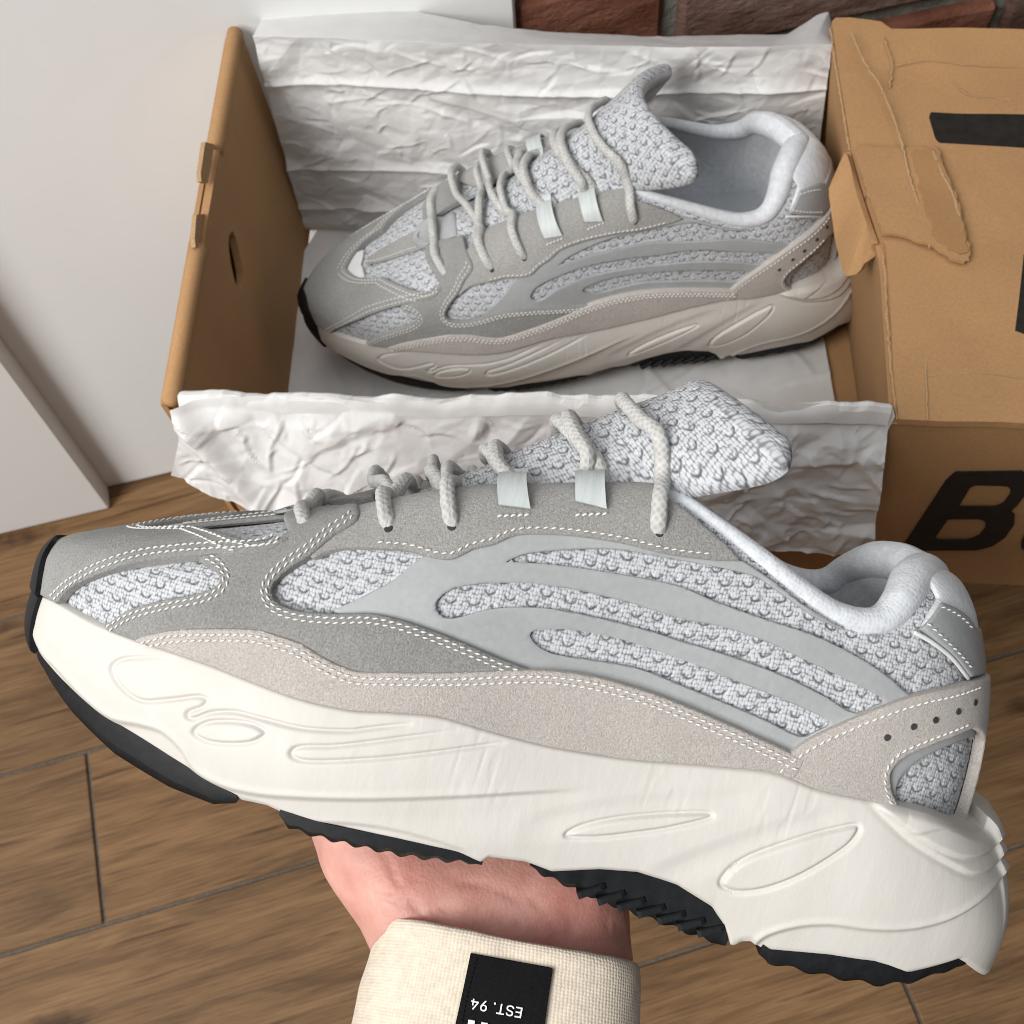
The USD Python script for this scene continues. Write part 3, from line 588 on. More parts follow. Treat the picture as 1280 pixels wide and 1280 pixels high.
nf = np.r_[nexp, nexp[-2::-1]]; bf = np.r_[bulge, bulge[-2::-1]]
def outw(H):
    t = np.gradient(H[:, :2], axis=0); n = np.c_[-t[:, 1], t[:, 0]]; n /= np.linalg.norm(n, axis=1, keepdims=True) + 1e-12
    return -n if (n[len(n) // 4] @ np.array([0, -1.0])) < 0 else n
On = outw(Bf)
TOE_T = np.linspace(0, 1, 60)
_c = smooth_curve([(0, 0), (.002, .16), (.014, .27), (.06, .37), (.20, .49), (.39, .61), (.68, .80), (1, 1)], .002); _l = np.r_[0, np.cumsum(np.linalg.norm(np.diff(_c, axis=0), axis=1))]; _l /= _l[-1]
TOE_F, TOE_H = np.interp(TOE_T, _l, _c[:, 0]), np.interp(TOE_T, _l, _c[:, 1])
def S0(u, t):
    u = np.mod(np.asarray(u, float), 1.0); t = np.asarray(t, float)
    g = lambda A: np.stack([np.interp(u, UF, A[:, k]) for k in range(A.shape[1])], -1)
    B, C, o = g(Bf), g(Cf), g(On); n = np.interp(u, UF, nf); bu = np.interp(u, UF, bf)
    a = np.clip(t, 0, 1) * np.pi / 2
    f = 1 - np.cos(a) ** (2 / n); h = np.sin(a) ** (2 / n)
    # the toe: a steep bumper first, then an almost even climb to the lacing
    d_ = np.minimum(u, 1 - u); wt = np.interp(d_, [0, .05, .10, .17], [1, .95, .55, 0])
    tq = np.clip(t, 0, 1); f = f * (1 - wt) + wt * np.interp(tq, TOE_T, TOE_F); h = h * (1 - wt) + wt * np.interp(tq, TOE_T, TOE_H)
    # soften the start so that the parametrisation stays even
    P = np.empty(u.shape + (3,))
    P[..., :2] = B[..., :2] + (C[..., :2] - B[..., :2]) * f[..., None] + o * (bu * np.sin(np.pi * np.clip(t, 0, 1)))[..., None]
    P[..., 2] = B[..., 2] + (C[..., 2] - B[..., 2]) * h + np.minimum(t, 0) * .02
    return P
# even out t: reparametrise each line by its length
_us = np.linspace(0, 1, 561); _ts = np.sin(np.linspace(0, 1, 400) * np.pi / 2) ** 1.0
_tt = .5 - .5 * np.cos(np.linspace(0, 1, 400) * np.pi)
_P = S0(np.repeat(_us[:, None], 400, 1), np.repeat(_tt[None], 561, 0))
_L = np.concatenate([np.zeros((561, 1)), np.cumsum(np.linalg.norm(np.diff(_P, axis=1), axis=2), 1)], 1)
VLEN = _L[:, -1].copy(); _Ln = _L / _L[:, -1:]
TE = np.linspace(0, 1, 301)
TTAB = np.stack([np.interp(TE, _Ln[i], _tt) for i in range(561)])
from scipy.ndimage import map_coordinates
def S(u, v, off=0.0):
    """the upper's surface at u round the shoe (0 toe, .5 heel, seen side first) and v up it (0 bite line, 1 top line), off outwards"""
    u, v = np.broadcast_arrays(np.asarray(u, float), np.asarray(v, float))
    def raw(u, v):
        t = map_coordinates(TTAB, [np.mod(u, 1.0).ravel() * 560, np.clip(v, 0, 1).ravel() * 300], order=1, mode='nearest').reshape(u.shape)
        return S0(u, np.where(v < 0, v, t))
    P = raw(u, v)
    if np.any(off):
        e = .004; du = raw(u + e, v) - raw(u - e, v); dv = raw(u, np.clip(v + .012, 0, 1)) - raw(u, np.clip(v - .012, 0, 1))
        n = np.cross(du, dv); l = np.linalg.norm(n, axis=-1, keepdims=True); n = n / np.maximum(l, 1e-12)
        P = P + n * np.asarray(off)[..., None] if np.ndim(off) else P + n * off
    return P
def Snorm(u, v): return (S(u, v, .001) - S(u, v)) / .001
if (Snorm(np.array([.25]), np.array([.3]))[0, 1]) > 0: raise RuntimeError('normal side')
LU = float(np.linalg.norm(np.diff(Bf, axis=0), axis=1).sum()); LV = .075
# inverse: picture point of the photograph's near side -> (u, v)
_gu, _gv = np.meshgrid(np.r_[np.linspace(.0005, .06, 90), np.linspace(.061, .5, 420)], np.linspace(0, 1, 150), indexing='ij')
_gp = S(_gu, _gv); _n = Snorm(_gu, _gv); _vis = (((EL - _gp) / np.linalg.norm(EL - _gp, axis=-1, keepdims=True)) * _n).sum(-1) > .03
_pp = s2px(_gp)[_vis]; _uv = np.stack([_gu[_vis], _gv[_vis]], 1)
_inv = LinearNDInterpolator(_pp, _uv); _kd = cKDTree(_pp)
def UV(px):
    px = np.asarray(px, float); r = _inv(px); bad = np.isnan(r[:, 0])
    if bad.any(): r[bad] = _uv[_kd.query(px[bad])[1]]
    return r
def uvcurve(pts, step=2.0, closed=False): return UV(smooth_curve(pts, step, closed))

SHOE = thing('chunky_sneaker', 'grey and white chunky sneaker held up in the hand in front of the box', 'sneaker', 'the pair of sneakers',
             matrix=Gf.Matrix4d(*_X, 0, *_Y, 0, *_Z, 0, *SORG, 1))
def part(name, mesh, m, parent=None, **k): return obj(name, mesh, m, parent or SHOE, **k)

# --- knitted inner upper
gu, gv = np.meshgrid(np.linspace(0, 1, NU, endpoint=False), np.linspace(0, 1, NT), indexing='ij')
P0 = S(gu, gv)
vl = np.interp(np.mod(gu, 1), _us, VLEN)
kU, kV = P0[..., 0], np.cumsum(np.concatenate([np.zeros((NU, 1)), np.linalg.norm(np.diff(P0, axis=1), axis=2)], 1), 1)
_toe = (np.minimum(gu, 1 - gu) < .16) & (P0[..., 0] < Ch0[0, 0] + .006) & (Snorm(gu, gv)[..., 2] > .62)
kV = np.where(_toe, P0[..., 1] + .2, kV)
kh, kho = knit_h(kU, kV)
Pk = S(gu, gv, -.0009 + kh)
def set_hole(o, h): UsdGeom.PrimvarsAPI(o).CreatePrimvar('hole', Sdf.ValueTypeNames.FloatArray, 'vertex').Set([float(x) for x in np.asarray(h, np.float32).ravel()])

# --- layered panels
def panel(name, poly, th, m, base=0.0, step=.00065, mirror=False, edge=.0009, fuzz=.00012, **k):
    """a piece of leather or film cut to a polygon in (u, v): laid on the upper with a rounded edge"""
    pts, f, d, rim = cut_grid(poly, (step / LU, step / LV))
    d = d * step
    lo = .62 if edge < .003 else .2
    off = base + th * np.where(d < edge, lo + (1 - lo) * np.sqrt(1 - (1 - np.clip(d / edge, 0, 1)) ** 2), 1)
    if fuzz: off = off + (meshkit.noise(np.c_[pts * [LU * 900, LV * 900], np.zeros(len(pts))], 4) - .5) * fuzz
    def make(pts, flip):
        top = S(pts[:, 0], pts[:, 1], off); bot = S(pts[:, 0], pts[:, 1], np.full(len(pts), min(base, 0) - .0006))
        N = len(pts); sk = np.vstack([np.c_[rim[:, 1], rim[:, 0], rim[:, 0] + N], np.c_[rim[:, 1], rim[:, 0] + N, rim[:, 1] + N]])
        F = np.vstack([f, sk]); used = np.unique(F); re = np.full(2 * N, -1); re[used] = np.arange(len(used))
        F = re[F]; V = np.vstack([top, bot])[used]
        return V, F[:, ::-1] if flip else F
    if m == 'lining':
        V, F = make(pts, True); q = S(pts[:, 0], pts[:, 1]); return [part(name, (V, F), m, smooth=True, uv=np.c_[V[:, 0] * .6 + V[:, 1], V[:, 2]], **k)]
    out = [part(name, make(pts, True), m, smooth=50, **k)]
    if mirror: out.append(part(name, make(np.c_[1 - pts[:, 0], pts[:, 1]], False), m, smooth=50, **k))
    return out
def poly_px(pts, **k): return Polygon(uvcurve(pts, **k)).buffer(0)
def stitches(lines, off, m='thread', pitch=.0023, length=.0017, r=.00030, mirror=True, name='stitching', clip=None):
    ms = []
    for uv in lines:
        P = S(uv[:, 0], uv[:, 1], off); dd = np.r_[0, np.cumsum(np.linalg.norm(np.diff(P, axis=0), axis=1))]
        n = int(dd[-1] / pitch)
        if n < 1: continue
        a = (np.arange(n) + .5) * pitch
        if clip is not None:
            a = a[shapely.contains_xy(clip, np.interp(a, dd, uv[:, 0]), np.interp(a, dd, uv[:, 1]))]
            if not len(a): continue
        for s in ((0, 1) if mirror else (0,)):
            def at(x): 
                q = np.stack([np.interp(x, dd, uv[:, k]) for k in (0, 1)], 1)
                if s: q[:, 0] = 1 - q[:, 0]
                return q
            q0, q1 = at(a - length / 2), at(a + length / 2)
            A, B = S(q0[:, 0], q0[:, 1], off), S(q1[:, 0], q1[:, 1], off); N = Snorm((q0[:, 0] + q1[:, 0]) / 2, (q0[:, 1] + q1[:, 1]) / 2)
            T = B - A; L = np.linalg.norm(T, axis=1, keepdims=True); T = T / np.maximum(L, 1e-9); W = np.cross(N, T)
            T = T + W * .22; M = (A + B) / 2
            # a small rice-grain shape, 3 rings of 6 and two ends
            th = np.linspace(0, 2 * np.pi, 6, endpoint=False)
            rings = []
            for x, rr_, z in ((-.36, .72, .2), (0, 1.05, .75), (.36, .72, .2)):
                c = M + T * L * x + N * (r * z)
                rings.append(c[:, None] + r * rr_ * (np.cos(th)[None, :, None] * N[:, None] + np.sin(th)[None, :, None] * W[:, None]))
            V = np.concatenate(rings + [(M - T * L * .52 - N * r * .3)[:, None], (M + T * L * .52 - N * r * .3)[:, None]], 1)
            j = np.arange(6); k = (j + 1) % 6; fs = []
            for b in (0, 6): fs += [np.c_[b + j, b + k, b + 6 + k], np.c_[b + j, b + 6 + k, b + 6 + j]]
            fs += [np.c_[np.full(6, 18), k, j], np.c_[np.full(6, 19), 12 + j, 12 + k]]
            F = np.vstack(fs); F = (F[None] + np.arange(len(V))[:, None, None] * 20).reshape(-1, 3)
            ms.append((V.reshape(-1, 3), F))
    if ms: part(name, cat_(ms), m, smooth=True, kind='stuff')
def off_px(pts, d, step=2.0):
    """a traced line moved sideways by d pixels"""
    c = smooth_curve(pts, step); l = LineString(c).offset_curve(d)
    g = max(getattr(l, 'geoms', [l]), key=lambda x: x.length); return UV(np.array(g.coords))

# outlines traced on the photograph's near side
s1_up = [(629, 703), (656, 693), (715, 687), (773, 687), (851, 700), (930, 716), (949, 722)]
s1_lo = [(1136, 868), (1106, 843), (1070, 820), (1017, 794), (958, 774.5), (903, 755), (851, 734), (773, 718), (695, 706.5), (650, 703)]
pipe_lo = [(949, 722), (985, 748), (1020, 772), (1060, 789), (1100, 796), (1116, 794), (1145, 791), (1165, 806), (1188, 824), (1208, 847), (1180, 858), (1142, 868)]
s2 = [(545, 758), (549, 748), (566, 736), (617, 729), (676, 730), (773, 749.5), (851, 773), (909, 785), (958, 802), (1017, 830), (1063, 851.6), (1104, 876), (1090, 884), (1071, 892), (1030, 870), (991, 850), (925, 824), (851, 801), (812, 788.6), (734, 769), (676, 760), (617, 761), (562, 773), (551, 769)]
s3 = [(662, 793), (668, 787.5), (676, 786.6), (715, 787), (773, 798), (851, 823.7), (925, 853), (991, 879.5), (1037, 904), (1020, 914), (1003, 921), (958, 901), (919, 884), (860, 860), (797, 835.5), (734, 824), (687, 816), (668, 804)]
def closed_poly(p): return Polygon(UV(smooth_curve(p, 2.0, True))).buffer(0)
def broken(*segs): return np.vstack([smooth_curve(s, 2.0) if len(s) > 2 else np.array(s, float) for s in segs])
film_out = broken([(417, 763), (455, 745), (492, 725), (527, 697.5), (545, 690)], [(545, 690), (592, 676), (630, 664), (678, 658), (773, 665), (851, 684), (905, 690)], [(905, 690), (930, 702), (960, 722), (1010, 760), (1060, 788), (1110, 796), (1145, 791), (1165, 806), (1190, 830), (1206, 852)], [(1206, 852), (1142, 880), (1060, 915), (1003, 945)],
                  [(1003, 945), (969, 940), (890, 905), (812, 875), (734, 852), (668, 848)], [(668, 848), (610, 830), (560, 812), (500, 792), (440, 778), (417, 763)])
F_out = Polygon(UV(film_out)).buffer(0)
knit1 = Polygon(UV(np.vstack([smooth_curve(s1_up, 2.0), smooth_curve(pipe_lo, 2.0), smooth_curve(s1_lo, 2.0)]))).buffer(0)
film = F_out.difference(knit1).difference(closed_poly(s2)).difference(closed_poly(s3))
film = max(getattr(film, 'geoms', [film]), key=lambda g: g.area) if film.geom_type != 'Polygon' else film
panel('silver_overlay', film, .0005, 'film_grey', mirror=True, edge=.0004, fuzz=0)

eye_lo = [(393, 700), (424, 688), (472, 687), (513, 690), (541, 698), (565, 700), (592, 688), (617, 682), (644, 671), (695, 669.5), (773, 679), (832, 693), (890, 700.7), (926, 702)]
eye_fr = [(926, 702), (905, 680), (890, 667), (851, 636), (824, 620)]
eye = np.vstack([UV(smooth_curve(eye_lo, 2.0)), UV(smooth_curve(eye_fr, 2.0))])
u_e = eye[-1, 0]; u_s = UV([(393, 652)])[0, 0]
eye = np.vstack([eye, np.c_[np.linspace(u_e, u_s, 60), np.full(60, 1.0)], UV([(380, 690)])])
EYE_P = Polygon(eye).buffer(0)
panel('eyestay', EYE_P, .0013, 'suede_light', base=.0002, mirror=True)

bei_up = [(176, 800), (182, 796), (220, 787), (275, 785), (327, 787), (352, 794), (378, 803), (412, 823), (444, 836), (492, 838), (575, 838), (644, 835), (690, 836), (740, 843), (812, 863), (890, 894), (969, 929), (1004, 946)]
bite_r = [tuple(p) for p in bite[::-1] if 176 <= p[0] <= 980]
tab = [(452, 646), (449, 655), (436, 665), (424, 671), (393, 695), (362, 715), (346, 730), (342, 740), (347, 752), (369, 762), (413, 767), (465, 767), (500, 774), (545, 789), (590, 807), (630, 824), (664, 836), (676, 841)]
w1 = [(79, 755), (96, 738), (127, 724), (172, 713), (223, 706.6), (254, 708), (270, 715), (278, 725), (276, 732), (258, 741), (206, 751), (165, 763), (137, 781)]
def top_u(px):
    P = s2px(Ch); k = np.argmin(np.abs(P[8:600, 0] - px)) + 8; return uh[k] / 2
mud = np.vstack([[[top_u(452), 1.0]], UV(smooth_curve(tab, 2.0)), UV(smooth_curve([(676, 841), (640, 848), (575, 850), (492, 850), (440, 848), (400, 830), (370, 812), (320, 799), (270, 797), (210, 802), (178, 812)], 2.0))])
bitep = UV(smooth_curve([(178, 803), (160, 794), (140, 783)], 2.0)); bitep[:, 1] = 0
wnd = UV(smooth_curve([(137, 781), (165, 763), (206, 751), (258, 741), (276, 732), (278, 725), (270, 715), (254, 706)], 2.0))
top_ = UV(smooth_curve([(254, 700), (300, 692), (340, 684), (364, 672)], 2.0))
MUD = Polygon(np.vstack([mud, bitep, wnd, top_, [[top_u(384), .95], [top_u(388), 1.0]]])).buffer(0)
panel('mudguard', MUD, .0014, 'suede_grey', base=.0009, mirror=True)

# toe cap: wraps round the toe
tc_lo = UV(smooth_curve([(79, 754), (96, 736), (127, 721), (172, 709), (223, 702), (275, 698), (337, 694), (364, 681)], 2.0))
tc_up = UV(smooth_curve([(364, 678), (335, 684), (309, 682), (275, 673), (250, 667)], 2.0))
u0_, v0_ = tc_up[-1]
mid = np.c_[np.linspace(u0_, 0, 40)[1:], v0_ + (.47 - v0_) * (1 - (1 - np.linspace(0, 1, 40)[1:]) ** 2)]
foot = np.c_[np.linspace(0, tc_lo[0, 0], 30), np.zeros(30)]
half = np.vstack([foot[1:], tc_lo[1:], tc_up, mid[:-1]])
toe_poly = Polygon(np.vstack([half, [[0, .47]], (half * [-1, 1])[::-1], [[0, 0]]])).buffer(0)
panel('toe_cap', toe_poly, .0013, 'suede_grey', base=.0014)
lipu = np.linspace(-.022, .022, 40)
lip = Polygon(np.vstack([np.c_[lipu, .45 + 0 * lipu], np.c_[lipu[::-1], .56 - 60 * lipu[::-1] ** 2]])).buffer(0)
panel('toe_lip', lip, .0007, 'film_pale', base=.0004, edge=.0005, fuzz=0)
vs_ = np.linspace(.60, .985, 60)
hs_ = np.interp(vs_, [.60, .62, .66, .72, .85, .985], [.0006, .0028, .0042, .0052, .0064, .0078])
_sc = np.linalg.norm(S(np.full(60, .004), vs_) - S(np.full(60, -.004) % 1, vs_), axis=1) / .008
uq = np.linspace(-1, 1, 24)[None] * (hs_ / np.maximum(_sc, .05))[:, None]
pr_ = np.sqrt(np.clip(1 - np.linspace(-1, 1, 24) ** 6, 0, 1))[None] * np.sqrt(np.clip((vs_ - .599) / .02, 0, 1))[:, None]
P = S(np.mod(uq, 1), np.repeat(vs_[:, None], 24, 1), .0004 + .0014 * pr_)
nn = np.cross(np.gradient(P, axis=1), np.gradient(P, axis=0)).reshape(-1, 3); nn /= np.linalg.norm(nn, axis=1, keepdims=True) + 1e-12
nn *= np.sign(nn[:, 2:]) + (nn[:, 2:] == 0)
part('toe_strip', closed_sheet(P.reshape(-1, 3), grid_faces(60, 24), nn * .0015), 'suede_light', smooth=45)
STRIP = (vs_, uq)
sl_ = np.vstack([np.c_[uq[::1, 2], vs_][::-1], np.c_[uq[:, -3], vs_]])

# beige foxing and heel counter
BEI = Polygon(np.vstack([UV(smooth_curve(bei_up, 2.0)), UV(smooth_curve([(1004, 946), (990, 968), (972, 964)], 2.0)), np.c_[np.linspace(UV([(972, 962)])[0, 0], UV([(176, 801)])[0, 0], 200), np.zeros(200)]])).buffer(0)
panel('side_foxing', BEI, .0014, 'suede_beige', base=.0018, mirror=True)
hc_up = UV(smooth_curve([(955, 962), (1004, 925), (1057, 899), (1103, 880), (1142, 867), (1188, 856), (1216, 848)], 2.0))
vh = hc_up[-1, 1] + .015
hc_half = np.vstack([[[UV([(955, 962)])[0, 0], 0.]], hc_up, [[.5, vh]]])
hw = UV(smooth_curve([(1120, 1004), (1110, 985), (1109, 962), (1122, 945), (1155, 929), (1188, 916), (1206, 908)], 2.0))
hw_r = UV(smooth_curve([(1206, 908), (1217, 915), (1221, 950), (1220, 992)], 2.0))
hc = Polygon(np.vstack([hc_half, (hc_half * [-1, 1] + [1, 0])[::-1]])).buffer(0)
win = Polygon(np.vstack([hw, hw_r, [[hw_r[-1, 0], -.03], [hw[0, 0], -.03]]])).buffer(0)
winm = affinity.affine_transform(win, [-1, 0, 0, 1, 1, 0])
HC = hc.difference(win).difference(winm)
panel('heel_counter', HC, .0015, 'suede_beige', base=.0014)
fst = Polygon(np.vstack([hw, UV([(1214, 912), (1215, 924)]), UV(smooth_curve([(1208, 921), (1162, 940), (1136, 957), (1120, 978), (1119, 1000)], 2.0))])).buffer(0)
panel('heel_window_film', fst, .0007, 'film_grey', base=.0004, mirror=True, edge=.0004, fuzz=0)
# silver heel tab and padded heel top
ht_lo = UV(smooth_curve([(1149, 786), (1165, 800), (1188, 820), (1208, 846)], 2.0)); ht_up = UV(smooth_curve([(1214, 786), (1205, 773), (1188, 761), (1172, 755)], 2.0))
hh_ = np.vstack([ht_up[::-1]]); 
ht = np.vstack([ht_lo, [[.5, ht_lo[-1, 1]]], [[.5, ht_up[0, 1]]], ht_up])
htm = (ht * [-1, 1] + [1, 0])
HT = Polygon(ht).buffer(1e-5).union(Polygon(htm).buffer(1e-5)).buffer(-1e-5)
panel('heel_tab', HT, .0010, 'film_grey', base=.0008, edge=.0006, fuzz=0)
pad = np.vstack([UV(smooth_curve([(1149, 788), (1160, 768), (1172, 748)], 2.0)), [[UV([(1172, 735)])[0, 0], 1.0], [.5, 1.0], [.5, ht_up[0, 1] - .03]], ht_up[:, :] - [0, .03]])
PAD = Polygon(pad).buffer(1e-5); PAD = PAD.union(affinity.affine_transform(PAD, [-1, 0, 0, 1, 1, 0])).buffer(-1e-5)
pp_ = panel('heel_pad', PAD if PAD.geom_type == 'Polygon' else max(PAD.geoms, key=lambda g: g.area), .0014, 'lining', base=.0, edge=.009, fuzz=0)
# piping beside the tab, holes of the heel counter, eyelets
def on_upper(pts, off, r, m, name, mirror=True, sq=.7, seg=8):
    uv = uvcurve(pts); 
    for s in ((0, 1) if mirror else (0,)):
        q = uv.copy(); q[:, 0] = np.abs(s - q[:, 0]); part(name, tube(S(q[:, 0], q[:, 1], off), r, seg, sq, up=Snorm(q[:, 0], q[:, 1])[0]), m, smooth=True)
on_upper([(1141, 791), (1156, 799), (1172, 810), (1188, 824), (1207, 848)], .0009, .0007, 'film_pale', 'piping')
def disc(px, py, r, off, m, name, mirror=True):
    q = UV([(px, py)])[0]
    for s in ((0, 1) if mirror else (0,)):
        u = abs(s - q[0]); c, n = S(np.array([u]), q[1], off)[0], Snorm(np.array([u]), np.array([q[1]]))[0]
        a = np.cross(n, [0, 0, 1.0]); a /= np.linalg.norm(a); b = np.cross(n, a); th = np.linspace(0, 2 * np.pi, 14, endpoint=False)
        rg = [c + n * h + rr_ * r * (np.cos(th)[:, None] * a + np.sin(th)[:, None] * b) for rr_, h in ((1.3, -.0002), (1.0, .00035), (.5, .0003))]
        V = np.vstack(rg + [c[None] + n * .0003]); F = np.vstack([grid_faces(3, 14), ]) if 0 else None
        fs = []
        j = np.arange(14); k = (j + 1) % 14
        for q_ in (0, 14): fs += [np.c_[q_ + j, q_ + k, q_ + 14 + k], np.c_[q_ + j, q_ + 14 + k, q_ + 14 + j]]
        fs += [np.c_[28 + j, 28 + k, np.full(14, 42)]]
        part(name, (V, np.vstack(fs)), m, smooth=40)
for p in ((1103.5, 918), (1135, 904.5), (1161, 896.6), (1187.5, 886.5), (1207, 876)): disc(*p, .00085, .0029, 'hole_dark', 'perforation')
for p in ((487, 664), (565, 661), (823, 667)): disc(*p, .0011, .0015, 'hole_dark', 'eyelet')

# --- stitching rows
def rows(pts, ds, off, **k): stitches([off_px(pts, d) for d in ds], off, **k)
rows([(84, 757), (100, 741), (127, 726), (172, 713), (223, 706), (275, 702), (337, 697), (362, 686)], (-9, -15), .0028)
stitches([np.stack([np.interp(x, np.linspace(0, 1, len(c)), c[:, k]) for k in (0, 1)], 1) for x in [np.linspace(0, 1, 120)] for c in [np.vstack([tc_up, mid]) + [0, -.03], np.vstack([tc_up, mid]) + [0, -.065]]], .0028, clip=toe_poly.buffer(-.002))
rows([(137, 779), (165, 763), (206, 751), (258, 741), (276, 732), (279, 724), (270, 714), (256, 708)], (5, 11), .0024)
rows(tab[1:], (5, 11), .0024)
rows(bei_up[1:], (7, 14), .0034)
rows(eye_lo[2:-1], (-7,), .0016)
rows([(968, 957), (1004, 930), (1057, 904), (1103, 885), (1142, 872), (1188, 861), (1214, 852)], (5,), .0030)
rows([(1118, 1004), (1108, 986), (1106, 962), (1119, 943), (1154, 926), (1187, 913), (1206, 905)], (-5,), .0030)
rows([(1150, 783), (1168, 800), (1190, 822), (1207, 843)], (-5,), .0019)
rows([(1172, 756), (1188, 763), (1205, 776), (1214, 788)], (5,), .0019)
stitches([uvcurve([(621, 649), (668, 647)]), uvcurve([(718, 647), (766, 645)])], .0017, pitch=.0019, r=.0004)

# the knit itself, left out where leather covers it
cov = np.zeros(gu.size, bool)
for q_, wrap in ((film, 0), (EYE_P, 0), (MUD, 0), (BEI, 0), (HC, 1), (toe_poly, -1)):
    q_ = affinity.scale(q_, LU, LV, origin=(0, 0)).buffer(-.0022); q_ = affinity.scale(q_, 1 / LU, 1 / LV, origin=(0, 0)); shapely.prepare(q_)
    U1 = gu.ravel()
    if wrap == -1: U1 = np.where(U1 > .5, U1 - 1, U1)
    cov |= shapely.contains_xy(q_, U1, gv.ravel())
    if wrap == 0: cov |= shapely.contains_xy(q_, 1 - U1, gv.ravel())
f = grid_faces(NU, NT, True); f = f[~cov[f].all(1)]; used_ = np.unique(f); re_ = np.full(gu.size, -1); re_[used_] = np.arange(len(used_))
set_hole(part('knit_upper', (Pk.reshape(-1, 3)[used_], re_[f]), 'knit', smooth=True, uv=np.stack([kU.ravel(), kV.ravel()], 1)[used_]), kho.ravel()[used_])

stitches([sl_[8:-8]], .0019, mirror=False, pitch=.002, r=.00026)
# --- collar rim, lining, insole
i0 = int(np.searchsorted(eta, np.interp(px2s(815., 611., .026)[0], Ch0[:, 0], arc)))
ce = Ch[i0:]; ce = resample(ce, n=170); ce = np.vstack([ce, (ce * [1, -1, 1])[-2::-1]])
xx = np.abs(np.linspace(-1, 1, len(ce)))                              # 1 at the throat, 0 at the heel
rad = np.interp(xx, [0, .10, .22, .34, .5, .75, .97, 1], [.0064, .0067, .0064, .0052, .0038, .0027, .0023, .0012])
cin = np.array([0.0, 0, 0]); inw = -ce[:, :2] * [0, 1] ; inw = np.c_[np.interp(xx, [0, .18, .4], [-1, -.4, 0]), -np.sign(ce[:, 1]) * np.interp(xx, [0, .12, .3], [0, .8, 1])]; inw /= np.linalg.norm(inw, axis=1, keepdims=True)
rimc = ce + np.c_[inw * rad[:, None] * np.interp(xx, [0, .2, .45, 1], [.55, .45, .1, .0])[:, None], -rad * np.interp(xx, [0, .2, .45, 1], [.4, .4, .6, .55])]
def tube_uv(path, r, m, name, seg=14, sq=1.0, up=None, parent=None, wob=0):
    path = np.asarray(path, float); dd = np.r_[0, np.cumsum(np.linalg.norm(np.diff(path, axis=0), axis=1))]
    T = np.gradient(path, axis=0); T /= np.linalg.norm(T, axis=1, keepdims=True); n = len(path); r = np.broadcast_to(np.asarray(r, float), (n,))
    N = np.zeros_like(T); a = np.array(up if up is not None else [0, 0, 1.0], float)
    for i in range(n):
        a = a - T[i] * (a @ T[i]); a /= np.linalg.norm(a); N[i] = a
    Bn = np.cross(T, N); th = np.linspace(0, 2 * np.pi, seg + 1)
    V = path[:, None] + r[:, None, None] * (np.cos(th)[None, :, None] * N[:, None] * sq + np.sin(th)[None, :, None] * Bn[:, None])
    if wob: V = V + (meshkit.noise(V * 900, 3)[..., None] - .5) * wob
    uv = np.stack([np.repeat(dd[:, None], seg + 1, 1), r[:, None] * th[None]], -1).reshape(-1, 2)
    return part(name, (V.reshape(-1, 3), grid_faces(n, seg + 1)), m, parent, smooth=True, uv=uv)
tube_uv(rimc, rad, 'lining', 'collar_rim', 18)
lin_top = rimc + np.c_[inw * rad[:, None] * .85, -rad * .2]
lb = resample(Bh, n=2000); 
def inner_w(x): return np.maximum(width_at(up_o, np.clip(x, BA, BB)) - .009, 0)
floor_z = lambda x: b_of(np.clip(x, bx_[0], bx_[-1])) + .004
xb_ = np.clip(lin_top[:, 0] - np.interp(xx, [0, .1, .3], [-.012, -.004, 0]), BA + .02, BB - .012)
lin_bot = np.c_[xb_, np.sign(lin_top[:, 1]) * np.minimum(inner_w(xb_), np.interp(xx, [0, .12, .25], [.0, .022, .06])), floor_z(xb_)]
tt = np.linspace(0, 1, 50)[None, :, None]
Lg = lin_top[:, None] * (1 - tt) + lin_bot[:, None] * tt
bel = np.sin(np.pi * np.linspace(0, 1, 50)) ; Lg = Lg - np.concatenate([inw[:, None] * (bel * .006)[None, :, None], np.zeros((len(ce), 50, 1))], 2)
luv = np.stack([np.repeat(np.r_[0, np.cumsum(np.linalg.norm(np.diff(ce, axis=0), axis=1))][:, None], 50, 1), np.repeat(np.linspace(0, .06, 50)[None], len(ce), 0)], -1).reshape(-1, 2)
part('collar_lining', (Lg.reshape(-1, 3), grid_faces(len(ce), 50)), 'lining', smooth=True, uv=luv)
xi = np.linspace(BA + .03, BB - .006, 120); wi = inner_w(xi) + .004
ins = np.stack([np.c_[xi, wi * k, floor_z(xi) + .0015] for k in np.linspace(-1, 1, 16)], 1)
part('insole', sheet(ins), 'insole', smooth=True)

